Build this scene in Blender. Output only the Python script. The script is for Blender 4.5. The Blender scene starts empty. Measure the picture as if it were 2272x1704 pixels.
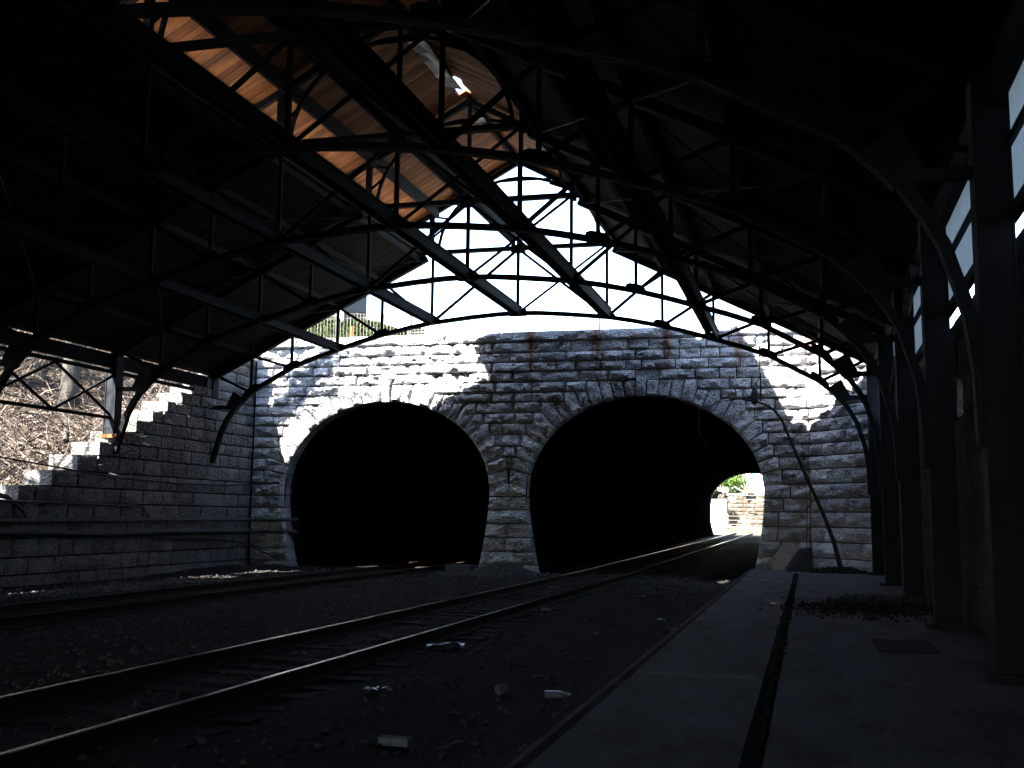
import bpy, math, random
import numpy as np
from mathutils import Vector, Matrix, noise

SC = bpy.context.scene
COL = SC.collection
R = math.radians
rnd = random.Random(7)

# ------------------------------------------------------------------ camera, sky, sun, exposure
CAM_LOC = Vector((0.0, 0.0, 1.5))
YAW, PITCH, ROLL = R(15.81), R(7.31), R(0.605)
cam = bpy.data.cameras.new("camera")
cam.sensor_width = 36.0
cam.lens = 36.0 * 2321.0 / 2272.0
cam.clip_start = 0.05
cam.clip_end = 3000.0
cam_o = bpy.data.objects.new("camera", cam)
COL.objects.link(cam_o)
_r = Vector((math.cos(YAW), math.sin(YAW), 0))
_u = Vector((math.sin(YAW) * math.sin(PITCH), -math.cos(YAW) * math.sin(PITCH), math.cos(PITCH)))
_f = Vector((-math.sin(YAW) * math.cos(PITCH), math.cos(YAW) * math.cos(PITCH), math.sin(PITCH)))
_x = math.cos(ROLL) * _r + math.sin(ROLL) * _u
_y = -math.sin(ROLL) * _r + math.cos(ROLL) * _u
_m = Matrix((_x, _y, -_f)).transposed().to_4x4()
_m.translation = CAM_LOC
cam_o.matrix_world = _m
SC.camera = cam_o

SUN_DIR = Vector((-1.6, -2.4, 3.55)).normalized()          # towards the sun
world = bpy.data.worlds.new("World")
SC.world = world
world.use_nodes = True
wn = world.node_tree
wn.nodes.clear()
w_out = wn.nodes.new("ShaderNodeOutputWorld")
w_bg = wn.nodes.new("ShaderNodeBackground")
w_sky = wn.nodes.new("ShaderNodeTexSky")
w_sky.sky_type = 'NISHITA'
w_sky.sun_disc = False
w_sky.sun_elevation = math.asin(SUN_DIR.z)
w_sky.sun_rotation = math.atan2(SUN_DIR.x, SUN_DIR.y)
w_sky.air_density = 1.0
w_sky.dust_density = 0.6
w_bg.inputs["Strength"].default_value = 0.078
wn.links.new(w_sky.outputs[0], w_bg.inputs["Color"])
wn.links.new(w_bg.outputs[0], w_out.inputs["Surface"])

sun = bpy.data.lights.new("sun", 'SUN')
sun.energy = 5.0
sun.angle = R(0.55)
sun.color = (1.0, 0.95, 0.87)
sun_o = bpy.data.objects.new("sun", sun)
COL.objects.link(sun_o)
sun_o.rotation_euler = (-SUN_DIR).to_track_quat('-Z', 'Y').to_euler()
sun_o.location = (-30, -40, 60)

SC.view_settings.view_transform = 'Standard'
SC.view_settings.look = 'None'
SC.view_settings.gamma = 1.0
SC.view_settings.use_curve_mapping = False
SC.view_settings.exposure = 4.3
SC.render.engine = 'CYCLES'
SC.cycles.use_denoising = True
SC.cycles.max_bounces = 8
SC.cycles.diffuse_bounces = 4

# ------------------------------------------------------------------ helpers
XC = -7.88                 # plan centre line of the shed
SKEW = 0.0383              # trusses and portal stand 2.2 degrees off square
YP = 30.75                 # portal face on the centre line
def tag(o, label=None, cat=None, group=None, kind=None):
    if label: o["label"] = label
    if cat: o["category"] = cat
    if group: o["group"] = group
    if kind: o["kind"] = kind
    return o
def empty(name, loc=(0, 0, 0), label=None, cat=None, group=None, parent=None, kind=None):
    o = bpy.data.objects.new(name, None)
    COL.objects.link(o)
    o.location = Vector(loc)
    o.empty_display_size = 0.2
    if parent:
        o.parent = parent
        o.location = Vector(loc) - wloc(parent)
    return tag(o, label, cat, group, kind)
def wloc(o):
    v = Vector(o.location)
    while o.parent:
        o = o.parent
        v += Vector(o.location)
    return v
class MB:
    def __init__(s): s.v = []; s.f = []
    def add(s, vs, fs):
        n = len(s.v)
        s.v += [tuple(p) for p in vs]
        s.f += [tuple(i + n for i in f) for f in fs]
        return s
    def box(s, x0, x1, y0, y1, z0, z1):
        vs = [(x, y, z) for z in (z0, z1) for y in (y0, y1) for x in (x0, x1)]
        return s.add(vs, [(0, 2, 3, 1), (4, 5, 7, 6), (0, 1, 5, 4), (2, 6, 7, 3), (0, 4, 6, 2), (1, 3, 7, 5)])
    def bar(s, p, q, w, d, up=(0, 0, 1), ext=0.0):
        """rectangular bar from p to q: w across, d along 'up'"""
        p = Vector(p); q = Vector(q); a = (q - p).normalized()
        p = p - a * ext; q = q + a * ext
        up = Vector(up)
        side = a.cross(up)
        if side.length < 1e-4: side = a.cross(Vector((1, 0, 0)))
        side.normalize(); u2 = side.cross(a).normalized()
        vs = []
        for c in (p, q):
            for i, j in ((-1, -1), (1, -1), (1, 1), (-1, 1)):
                vs.append(c + side * (i * w / 2) + u2 * (j * d / 2))
        return s.add(vs, [(3, 2, 1, 0), (4, 5, 6, 7), (0, 1, 5, 4), (1, 2, 6, 5), (2, 3, 7, 6), (3, 0, 4, 7)])
    def tube(s, pts, rad, n=6, cap=True):
        pts = [Vector(p) for p in pts]
        rr = rad if hasattr(rad, '__len__') else [rad] * len(pts)
        vs = []; fs = []
        ref = Vector((0.31, 0.17, 0.93))
        for i, p in enumerate(pts):
            a = (pts[min(i + 1, len(pts) - 1)] - pts[max(i - 1, 0)]).normalized()
            s1 = a.cross(ref)
            if s1.length < 1e-3: s1 = a.cross(Vector((1, 0, 0)))
            s1.normalize(); s2 = a.cross(s1)
            for k in range(n):
                t = 2 * math.pi * k / n
                vs.append(p + (s1 * math.cos(t) + s2 * math.sin(t)) * rr[i])
        for i in range(len(pts) - 1):
            for k in range(n):
                a = i * n + k; b = i * n + (k + 1) % n
                fs.append((a, b, b + n, a + n))
        if cap:
            fs.append(tuple(range(n - 1, -1, -1)))
            fs.append(tuple(range((len(pts) - 1) * n, len(pts) * n)))
        return s.add(vs, fs)
    def sweep(s, pts, w, d, up=(0, 1, 0)):
        """rectangular section along a polyline; w along 'up', d in the curve's plane"""
        pts = [Vector(p) for p in pts]; up = Vector(up)
        vs = []; fs = []
        for i, p in enumerate(pts):
            a = (pts[min(i + 1, len(pts) - 1)] - pts[max(i - 1, 0)]).normalized()
            nrm = a.cross(up).normalized()
            for k, j in ((-1, -1), (1, -1), (1, 1), (-1, 1)):
                vs.append(p + up * (k * w / 2) + nrm * (j * d / 2))
        for i in range(len(pts) - 1):
            for k in range(4):
                a = i * 4 + k; b = i * 4 + (k + 1) % 4
                fs.append((a, b, b + 4, a + 4))
        fs.append((3, 2, 1, 0)); m = (len(pts) - 1) * 4
        fs.append((m, m + 1, m + 2, m + 3))
        return s.add(vs, fs)
    def build(s, name, mat, parent=None, smooth=False):
        vs = np.array(s.v, float)
        c = Vector(((vs.min(0) + vs.max(0)) / 2).tolist())
        c.z = float(vs[:, 2].min()) if parent is None else c.z
        me = bpy.data.meshes.new(name)
        me.from_pydata([tuple(p) for p in (vs - np.array(c))], [], s.f)
        me.validate()
        me.update()
        if mat: me.materials.append(mat)
        if smooth:
            for p in me.polygons: p.use_smooth = True
        o = bpy.data.objects.new(name, me)
        COL.objects.link(o)
        if parent:
            o.parent = parent
            o.location = c - wloc(parent)
        else:
            o.location = c
        return o
def linked(src, name, loc, parent=None, rot=None, scale=None):
    o = bpy.data.objects.new(name, src.data)
    COL.objects.link(o)
    if parent:
        o.parent = parent
        o.location = Vector(loc) - wloc(parent)
    else:
        o.location = loc
    if rot: o.rotation_euler = rot
    if scale: o.scale = scale
    return o

# ------------------------------------------------------------------ materials
class N:
    """tiny node-graph helper"""
    def __init__(s, name):
        s.m = bpy.data.materials.new(name); s.m.use_nodes = True
        s.t = s.m.node_tree; s.t.nodes.clear()
        s.out = s.t.nodes.new("ShaderNodeOutputMaterial")
        s.b = s.t.nodes.new("ShaderNodeBsdfPrincipled")
        s.t.links.new(s.b.outputs[0], s.out.inputs["Surface"])
        s.geo = s.t.nodes.new("ShaderNodeNewGeometry")
    def l(s, a, b): s.t.links.new(a, b)
    def noise(s, scale, detail=4, rough=0.6, vec=None, stretch=None):
        n = s.t.nodes.new("ShaderNodeTexNoise")
        n.inputs["Scale"].default_value = scale; n.inputs["Detail"].default_value = detail
        n.inputs["Roughness"].default_value = rough
        v = vec or s.geo.outputs["Position"]
        if stretch:
            mp = s.t.nodes.new("ShaderNodeMapping"); mp.inputs["Scale"].default_value = stretch
            s.l(v, mp.inputs["Vector"]); v = mp.outputs[0]
        s.l(v, n.inputs["Vector"])
        return n.outputs["Fac"]
    def ramp(s, fac, stops):
        n = s.t.nodes.new("ShaderNodeValToRGB")
        e = n.color_ramp.elements
        e[0].position, e[0].color = stops[0][0], (*stops[0][1], 1)
        e[1].position, e[1].color = stops[-1][0], (*stops[-1][1], 1)
        for p, c in stops[1:-1]:
            x = e.new(p); x.color = (*c, 1)
        s.l(fac, n.inputs[0])
        return n.outputs[0]
    def math(s, op, a, b=None, c=None, clamp=False):
        n = s.t.nodes.new("ShaderNodeMath"); n.operation = op; n.use_clamp = clamp
        for i, x in enumerate((a, b, c)):
            if x is None: continue
            if isinstance(x, (int, float)): n.inputs[i].default_value = x
            else: s.l(x, n.inputs[i])
        return n.outputs[0]
    def mix(s, fac, a, b, blend='MIX'):
        n = s.t.nodes.new("ShaderNodeMix"); n.data_type = 'RGBA'; n.blend_type = blend
        if isinstance(fac, (int, float)): n.inputs[0].default_value = fac
        else: s.l(fac, n.inputs[0])
        for i, x in ((6, a), (7, b)):
            if isinstance(x, tuple): n.inputs[i].default_value = (*x, 1)
            else: s.l(x, n.inputs[i])
        return n.outputs[2]
    def sep(s):
        n = s.t.nodes.new("ShaderNodeSeparateXYZ"); s.l(s.geo.outputs["Position"], n.inputs[0]); return n.outputs
    def maprange(s, v, a, b, c=0.0, d=1.0):
        n = s.t.nodes.new("ShaderNodeMapRange")
        s.l(v, n.inputs[0])
        for i, x in zip((1, 2, 3, 4), (a, b, c, d)): n.inputs[i].default_value = x
        return n.outputs[0]
    def color(s, c):
        if isinstance(c, tuple): s.b.inputs["Base Color"].default_value = (*c, 1)
        else: s.l(c, s.b.inputs["Base Color"])
        return s
    def bump(s, h, strength=0.4, dist=0.02):
        n = s.t.nodes.new("ShaderNodeBump"); n.inputs["Strength"].default_value = strength
        n.inputs["Distance"].default_value = dist
        s.l(h, n.inputs["Height"]); s.l(n.outputs[0], s.b.inputs["Normal"])
        return s
    def rough(s, r, metal=0.0, spec=0.3):
        if isinstance(r, (int, float)): s.b.inputs["Roughness"].default_value = r
        else: s.l(r, s.b.inputs["Roughness"])
        s.b.inputs["Metallic"].default_value = metal
        s.b.inputs["Specular IOR Level"].default_value = spec
        return s
def rnd_info(n):
    x = n.t.nodes.new("ShaderNodeObjectInfo"); return x.outputs["Random"]

def stone_mat(name, lo, hi, soot=0.5, rust=False, bump=0.7):
    n = N(name)
    base = n.ramp(n.noise(3.2, 6, 0.65), [(0.25, lo), (0.55, tuple((a + b) / 2 for a, b in zip(lo, hi))), (0.8, hi)])
    tone = n.maprange(rnd_info(n), 0, 1, 0.70, 1.18)
    tc = n.t.nodes.new("ShaderNodeCombineColor")
    for i in range(3): n.l(tone, tc.inputs[i])
    base = n.mix(1.0, base, tc.outputs[0], 'MULTIPLY')
    pits = n.noise(26, 5, 0.7)
    base = n.mix(n.maprange(pits, 0.28, 0.42, 0.55, 0.0), base, (0.12, 0.115, 0.11))
    st = n.noise(0.9, 5, 0.7, stretch=(1, 1, 0.45))
    base = n.mix(n.maprange(st, 0.50, 0.72, 0.0, soot), base, (0.055, 0.052, 0.05))
    warm = n.noise(1.7, 3, 0.6)
    base = n.mix(n.maprange(warm, 0.56, 0.75, 0.0, 0.35), base, (0.34, 0.25, 0.16))
    h = n.math('ADD', n.math('MULTIPLY', n.noise(7, 6, 0.72), 1.4), n.math('MULTIPLY', n.noise(24, 5, 0.7), 0.7))
    fleck = n.noise(15, 6, 0.75, stretch=(1, 1, 1.4))
    base = n.mix(n.maprange(fleck, 0.52, 0.68, 0.0, 0.75), base, tuple(min(0.82, v * 1.35) for v in hi))
    base = n.mix(n.maprange(fleck, 0.44, 0.30, 0.0, 0.5), base, tuple(v * 0.45 for v in lo))
    if rust:
        x, y, z = n.sep()
        wob = n.math('MULTIPLY', n.math('SUBTRACT', n.noise(5, 3), 0.5), 0.30)
        d = n.math('PINGPONG', n.math('ADD', n.math('ADD', x, 8.1 + 20.7), wob), 1.035)
        m = n.maprange(d, 0.03, 0.20, 1.0, 0.0)
        m = n.math('MULTIPLY', m, n.maprange(z, 5.5, 6.5, 0.0, 1.0))
        m = n.math('MULTIPLY', m, n.maprange(x, -8.7, -8.4, 0.0, 1.0))
        m = n.math('MULTIPLY', m, n.maprange(n.noise(6, 4, 0.7, stretch=(1, 1, 0.3)), 0.34, 0.50, 0.0, 1.0))
        base = n.mix(n.math('MULTIPLY', m, 0.9), base, (0.22, 0.07, 0.02))
    n.color(base)
    vo = n.t.nodes.new('ShaderNodeTexVoronoi'); vo.inputs['Scale'].default_value = 17; n.l(n.geo.outputs['Position'], vo.inputs['Vector'])
    h = n.math('ADD', h, n.math('MULTIPLY', vo.outputs['Distance'], 0.5))
    n.bump(h, bump, 0.2).rough(0.95, spec=0.05)
    return n.m
M = {}
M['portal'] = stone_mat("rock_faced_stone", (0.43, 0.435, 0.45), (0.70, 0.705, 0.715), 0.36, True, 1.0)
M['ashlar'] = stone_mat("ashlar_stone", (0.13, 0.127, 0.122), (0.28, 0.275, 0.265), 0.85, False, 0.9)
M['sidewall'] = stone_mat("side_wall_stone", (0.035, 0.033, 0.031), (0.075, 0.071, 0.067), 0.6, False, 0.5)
def simple(name, c1, c2, scale=6, rough=0.85, bump=0.3, dist=0.02, metal=0.0, spec=0.06, stretch=None, bscale=None):
    n = N(name)
    n.color(n.ramp(n.noise(scale, 5, 0.65, stretch=stretch), [(0.3, c1), (0.7, c2)]))
    n.bump(n.noise(bscale or scale * 4, 5, 0.65), bump, dist).rough(rough, metal, spec)
    return n.m
M['mortar'] = simple("mortar", (0.025, 0.024, 0.023), (0.06, 0.058, 0.055), 5)
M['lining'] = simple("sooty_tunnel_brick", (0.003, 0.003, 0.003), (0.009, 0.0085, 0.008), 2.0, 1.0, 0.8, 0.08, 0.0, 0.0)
M['steel'] = simple("dark_painted_steel", (0.0055, 0.0065, 0.0085), (0.011, 0.013, 0.017), 3.0, 0.8, 0.25, 0.01, 0.0, 0.12)
M['steel_old'] = simple("soot_and_shade_roof_steel", (0.003, 0.003, 0.0035), (0.008, 0.008, 0.009), 3.0, 0.85, 0.25, 0.01)  # soot tone sunk further, so the roof's shade sits in the colour
M['rusty'] = simple("rusty_iron", (0.06, 0.025, 0.012), (0.16, 0.07, 0.03), 9.0, 0.85, 0.4, 0.01)
M['roofing'] = simple("tarred_roofing", (0.10, 0.095, 0.09), (0.19, 0.18, 0.17), 2.0, 0.9, 0.3)
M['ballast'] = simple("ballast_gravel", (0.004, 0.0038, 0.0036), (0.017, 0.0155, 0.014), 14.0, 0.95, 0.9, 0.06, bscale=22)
M['stonebit'] = None
M['rail_side'] = simple("rail_rust", (0.020, 0.013, 0.010), (0.045, 0.028, 0.02), 12, 0.8, 0.3, 0.005)
M['tie'] = simple("oiled_timber", (0.007, 0.006, 0.0055), (0.024, 0.021, 0.018), 4, 0.9, 0.5, 0.02, stretch=(1, 8, 8))
M['earth'] = simple("leaf_covered_earth", (0.010, 0.008, 0.006), (0.050, 0.038, 0.028), 5.0, 0.95, 0.9, 0.08)
M['street'] = simple("street_ground", (0.10, 0.10, 0.095), (0.17, 0.165, 0.155), 1.0, 0.95, 0.3)
M['bark'] = simple("grey_bark", (0.022, 0.020, 0.017), (0.07, 0.064, 0.054), 5, 0.9, 0.9, 0.04, stretch=(3, 3, 0.6))
M['twig'] = simple("dry_brown_twigs", (0.02, 0.016, 0.013), (0.15, 0.12, 0.10), 2.2, 0.9, 0.2)
M['darktwig'] = simple("dark_stems", (0.018, 0.015, 0.013), (0.04, 0.034, 0.03), 6, 0.9, 0.3)
M['picket'] = simple("faded_picket_paint", (0.06, 0.06, 0.045), (0.13, 0.13, 0.10), 8, 0.7, 0.2, 0.005)
M['iron'] = simple("weathered_iron_fence", (0.03, 0.032, 0.03), (0.07, 0.07, 0.062), 8, 0.7, 0.2, 0.005)
M['galv'] = simple("pale_wire", (0.16, 0.16, 0.15), (0.28, 0.28, 0.26), 12, 0.5, 0.1, 0.002, 0.4)
M['black'] = simple("black_rubber", (0.012, 0.012, 0.012), (0.028, 0.028, 0.028), 10, 0.6, 0.2, 0.004)
M['pipe'] = simple("grimy_pipe", (0.03, 0.03, 0.028), (0.085, 0.08, 0.075), 5, 0.7, 0.3, 0.006)
M['paper'] = simple("grubby_paper", (0.06, 0.062, 0.067), (0.145, 0.15, 0.16), 9, 0.85, 0.3, 0.006)
M['plastic'] = simple("clear_white_plastic", (0.06, 0.06, 0.07), (0.14, 0.14, 0.155), 6, 0.25, 0.1, 0.003, 0.0, 0.5)
M['oldwood'] = simple("grey_weathered_board", (0.10, 0.085, 0.07), (0.26, 0.225, 0.19), 4, 0.9, 0.5, 0.01, stretch=(1, 1, 8))
M['cone'] = simple("orange_plastic", (0.34, 0.045, 0.008), (0.40, 0.06, 0.012), 3, 0.5, 0.1, 0.003)
M['green'] = simple("hedge_leaves", (0.006, 0.011, 0.0035), (0.028, 0.04, 0.012), 5, 0.7, 0.2)
M['green2'] = simple("bright_leaves", (0.012, 0.03, 0.005), (0.06, 0.095, 0.02), 1.5, 0.7, 0.2)
M['grass'] = simple("young_grass", (0.05, 0.09, 0.02), (0.13, 0.17, 0.045), 3, 0.9, 0.5)
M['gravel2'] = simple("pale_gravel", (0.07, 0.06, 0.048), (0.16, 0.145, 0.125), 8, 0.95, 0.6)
M['brick'] = None
M['white'] = simple("white_render", (0.66, 0.66, 0.65), (0.78, 0.78, 0.77), 3, 0.8, 0.1)
M['frame'] = simple("white_window_frame", (0.55, 0.55, 0.54), (0.68, 0.68, 0.67), 4, 0.7, 0.1)
n = N("dark_glass"); n.color((0.006, 0.009, 0.013)).rough(0.35, 0.0, 0.12); M['glass'] = n.m
n = N("brick_courses")
bt = n.t.nodes.new("ShaderNodeTexBrick"); bt.inputs["Scale"].default_value = 1.0
bt.inputs["Color1"].default_value = (0.085, 0.015, 0.011, 1); bt.inputs["Color2"].default_value = (0.12, 0.025, 0.018, 1)
bt.inputs["Mortar"].default_value = (0.15, 0.10, 0.085, 1); bt.inputs["Mortar Size"].default_value = 0.012
bt.inputs["Brick Width"].default_value = 0.24; bt.inputs["Row Height"].default_value = 0.08
mp = n.t.nodes.new("ShaderNodeMapping"); mp.inputs["Rotation"].default_value = (R(90), 0, 0)
n.l(n.geo.outputs["Position"], mp.inputs[0]); n.l(mp.outputs[0], bt.inputs["Vector"])
n.color(bt.outputs[0]).rough(0.9); M['brick'] = n.m
# wheel-polished rail head
n = N("polished_rail_head"); n.color(n.ramp(n.noise(7, 4, 0.6, stretch=(1, 0.2, 1)), [(0.3, (0.10, 0.10, 0.105)), (0.7, (0.30, 0.30, 0.315))]))
n.rough(0.2, 1.0, 0.5); M['rail_head'] = n.m
# roof boards: board by board tone
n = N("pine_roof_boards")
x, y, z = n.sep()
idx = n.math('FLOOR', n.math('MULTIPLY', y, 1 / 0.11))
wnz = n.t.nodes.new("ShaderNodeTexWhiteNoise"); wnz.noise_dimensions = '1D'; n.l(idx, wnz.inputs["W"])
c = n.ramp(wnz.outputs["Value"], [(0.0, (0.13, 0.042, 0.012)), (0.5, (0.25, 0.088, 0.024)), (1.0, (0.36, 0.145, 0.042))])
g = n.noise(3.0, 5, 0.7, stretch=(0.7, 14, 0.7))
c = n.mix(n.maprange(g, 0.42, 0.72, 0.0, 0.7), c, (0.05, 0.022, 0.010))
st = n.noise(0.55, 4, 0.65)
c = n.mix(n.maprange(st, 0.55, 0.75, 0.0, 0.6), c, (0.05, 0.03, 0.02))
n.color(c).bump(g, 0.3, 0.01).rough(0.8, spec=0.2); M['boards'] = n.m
# lower roof boards: soot, with the roof's shade darkened into the colour
M['boards_low'] = simple("soot_and_shade_roof_boards", (0.003, 0.0025, 0.002), (0.010, 0.007, 0.005), 2.5, 0.9, 0.3, 0.01, stretch=(0.6, 8, 0.6))
# platform concrete
n = N("worn_platform_concrete")
c = n.ramp(n.noise(1.3, 6, 0.7), [(0.3, (0.045, 0.045, 0.046)), (0.7, (0.092, 0.092, 0.093))])
c = n.mix(n.maprange(n.noise(1.6, 6, 0.78, stretch=(1.6, 0.6, 1)), 0.48, 0.62, 0.0, 0.85), c, (0.022, 0.021, 0.020))
c = n.mix(n.maprange(n.noise(24, 4), 0.55, 0.7, 0.0, 0.3), c, (0.05, 0.05, 0.05))
n.color(c).bump(n.noise(30, 5, 0.7), 0.4, 0.01).rough(0.9, spec=0.08); M['concrete'] = n.m
M['concrete_dark'] = simple("grimy_concrete", (0.022, 0.022, 0.022), (0.065, 0.065, 0.065), 2.5, 0.9, 0.4)
# loose stone tones
n = N("loose_stone"); n.color(n.ramp(n.noise(3.5, 4), [(0.25, (0.008, 0.008, 0.0075)), (0.75, (0.048, 0.046, 0.042))])).rough(0.95); M['stonebit'] = n.m
# translucent side panels
n = N("fibreglass_panel")
tr = n.t.nodes.new("ShaderNodeBsdfTranslucent"); tr.inputs[0].default_value = (0.16, 0.175, 0.175, 1)
mx = n.t.nodes.new("ShaderNodeMixShader"); mx.inputs[0].default_value = 0.65
n.color(n.ramp(n.noise(2.2, 4, stretch=(1, 3, 0.3)), [(0.3, (0.22, 0.22, 0.19)), (0.7, (0.36, 0.36, 0.32))])).rough(0.6)
n.l(n.b.outputs[0], mx.inputs[1]); n.l(tr.outputs[0], mx.inputs[2]); n.l(mx.outputs[0], n.out.inputs["Surface"]); M['panel'] = n.m

# ------------------------------------------------------------------ masonry pieces
def stone(poly, org, U, Nn, name, mat, parent, depth=0.5, bulge=0.08, rough=0.045, gap=0.012, seed=0):
    """one dressed block: poly = outline (u,z); org/U = frame of the wall face, Nn = outward normal"""
    U = Vector(U); Nn = Vector(Nn); org = Vector(org); Z = Vector((0, 0, 1))
    cu = sum(p[0] for p in poly) / len(poly); cz = sum(p[1] for p in poly) / len(poly)
    pts = []
    for p in poly:                                   # pull corners in by the joint
        du, dz = p[0] - cu, p[1] - cz
        pts.append((p[0] - math.copysign(min(gap, abs(du) * 0.3), du), p[1] - math.copysign(min(gap, abs(dz) * 0.3), dz)))
    off = Vector((seed * 3.17, seed * 1.3, seed * 0.7))
    def hgt(u, z, e):                                # e: 0 at the edge, 1 inside
        k = noise.noise(Vector((u * 3.1, z * 4.3, 0)) + off) * rough * 1.6 + noise.noise(Vector((u * 9, z * 10, 3)) + off) * rough * 1.1
        s = min(1.0, e * 1.0)
        return s * (bulge + k) + (1 - s) * rough * 0.15
    mb = MB(); vs = []; fs = []
    def P(u, z, h): return org + U * u + Z * z + Nn * h
    if len(pts) == 4:
        w = max(abs(pts[1][0] - pts[0][0]), abs(pts[2][0] - pts[3][0])); hh = max(abs(pts[3][1] - pts[0][1]), abs(pts[2][1] - pts[1][1]))
        nx = max(5, min(11, int(w / 0.12) + 2)); nz = max(5, min(7, int(hh / 0.07) + 1))
        ts = [0] + [0.10 + 0.80 * i / (nx - 2) for i in range(nx - 1)] + [1]
        ss = [0] + [0.16 + 0.68 * i / (nz - 2) for i in range(nz - 1)] + [1]
        W = len(ts)
        for s in ss:
            for t in ts:
                a = (pts[0][0] * (1 - t) + pts[1][0] * t, pts[0][1] * (1 - t) + pts[1][1] * t)
                b = (pts[3][0] * (1 - t) + pts[2][0] * t, pts[3][1] * (1 - t) + pts[2][1] * t)
                u = a[0] * (1 - s) + b[0] * s; z = a[1] * (1 - s) + b[1] * s
                edge = 0.0 if (t in (0, 1) or s in (0, 1)) else 1.0
                if edge and (t in (ts[1], ts[-2]) or s in (ss[1], ss[-2])): edge = 0.75
                jj = 0.012 if edge else 0.0
                u += noise.noise(Vector((u * 7, z * 7, 9)) + off) * jj; z += noise.noise(Vector((u * 7, z * 7, 19)) + off) * jj
                vs.append(P(u, z, hgt(u, z, edge)))
        for j in range(len(ss) - 1):
            for i in range(W - 1):
                a = j * W + i
                fs.append((a, a + 1, a + W + 1, a + W))
        H = len(ss)
        ring = [i for i in range(W)] + [j * W + W - 1 for j in range(1, H)] + [(H - 1) * W + i for i in range(W - 2, -1, -1)] + [j * W for j in range(H - 2, 0, -1)]
    else:
        per = []
        n = len(pts)
        L = [math.dist(pts[i], pts[(i + 1) % n]) for i in range(n)]
        for i in range(n):
            k = max(1, round(L[i] / 0.14))
            for j in range(k):
                t = j / k
                per.append((pts[i][0] * (1 - t) + pts[(i + 1) % n][0] * t, pts[i][1] * (1 - t) + pts[(i + 1) % n][1] * t))
        m = len(per)
        for sc, e in ((1.0, 0.0), (0.80, 0.8), (0.45, 1.0)):
            for u, z in per:
                uu = cu + (u - cu) * sc; zz = cz + (z - cz) * sc
                vs.append(P(uu, zz, hgt(uu, zz, e)))
        vs.append(P(cu, cz, hgt(cu, cz, 1.0)))
        for r_ in range(2):
            for i in range(m):
                a = r_ * m + i; b = r_ * m + (i + 1) % m
                fs.append((a, b, b + m, a + m))
        for i in range(m): fs.append((2 * m + i, 2 * m + (i + 1) % m, 3 * m))
        ring = list(range(m))
    nb = len(vs)
    for i in ring: vs.append(Vector(vs[i]) - Nn * depth)
    m = len(ring)
    for i in range(m):
        fs.append((ring[(i + 1) % m], ring[i], nb + i, nb + (i + 1) % m))
    mb.add(vs, fs)
    o = mb.build(name, mat, parent, True)
    o.data.set_sharp_from_angle(angle=R(38))
    return o

def fill(u0, u1, rng, lo, hi):
    """split a course into block lengths"""
    L = u1 - u0
    if L <= hi: return [(u0, u1)]
    out = []; u = u0
    while u1 - u > hi:
        w = rng.uniform(lo, hi)
        if u1 - u - w < lo * 0.6: w = (u1 - u) / 2
        out.append((u, u + w)); u += w
    out.append((u, u1))
    return out

ZL = [-0.40, 0.10, 0.49, 0.93, 1.34, 1.76, 2.15, 2.55, 2.97, 3.34, 3.68, 4.03, 4.38, 4.70, 5.03, 5.32, 5.64, 5.96, 6.26, 6.56, 6.89, 7.22]
ARCH = [dict(c=-4.90, a=3.40, b=2.82, zs=2.30), dict(c=3.15, a=3.50, b=2.87, zs=2.30)]
def half_w(A, z):
    if z >= A['zs']:
        t = (z - A['zs']) / A['b']
        return A['a'] * math.sqrt(max(0, 1 - t * t)) if t < 1 else 0.0
    t = (A['zs'] - z) / 2.2
    return A['a'] - 0.30 * max(0, t) ** 1.6
_c, _s = math.cos(math.atan(SKEW)), math.sin(math.atan(SKEW))
P_ORG = Vector((XC, YP, 0)); P_U = Vector((_c, _s, 0)); P_N = Vector((_s, -_c, 0))

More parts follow.
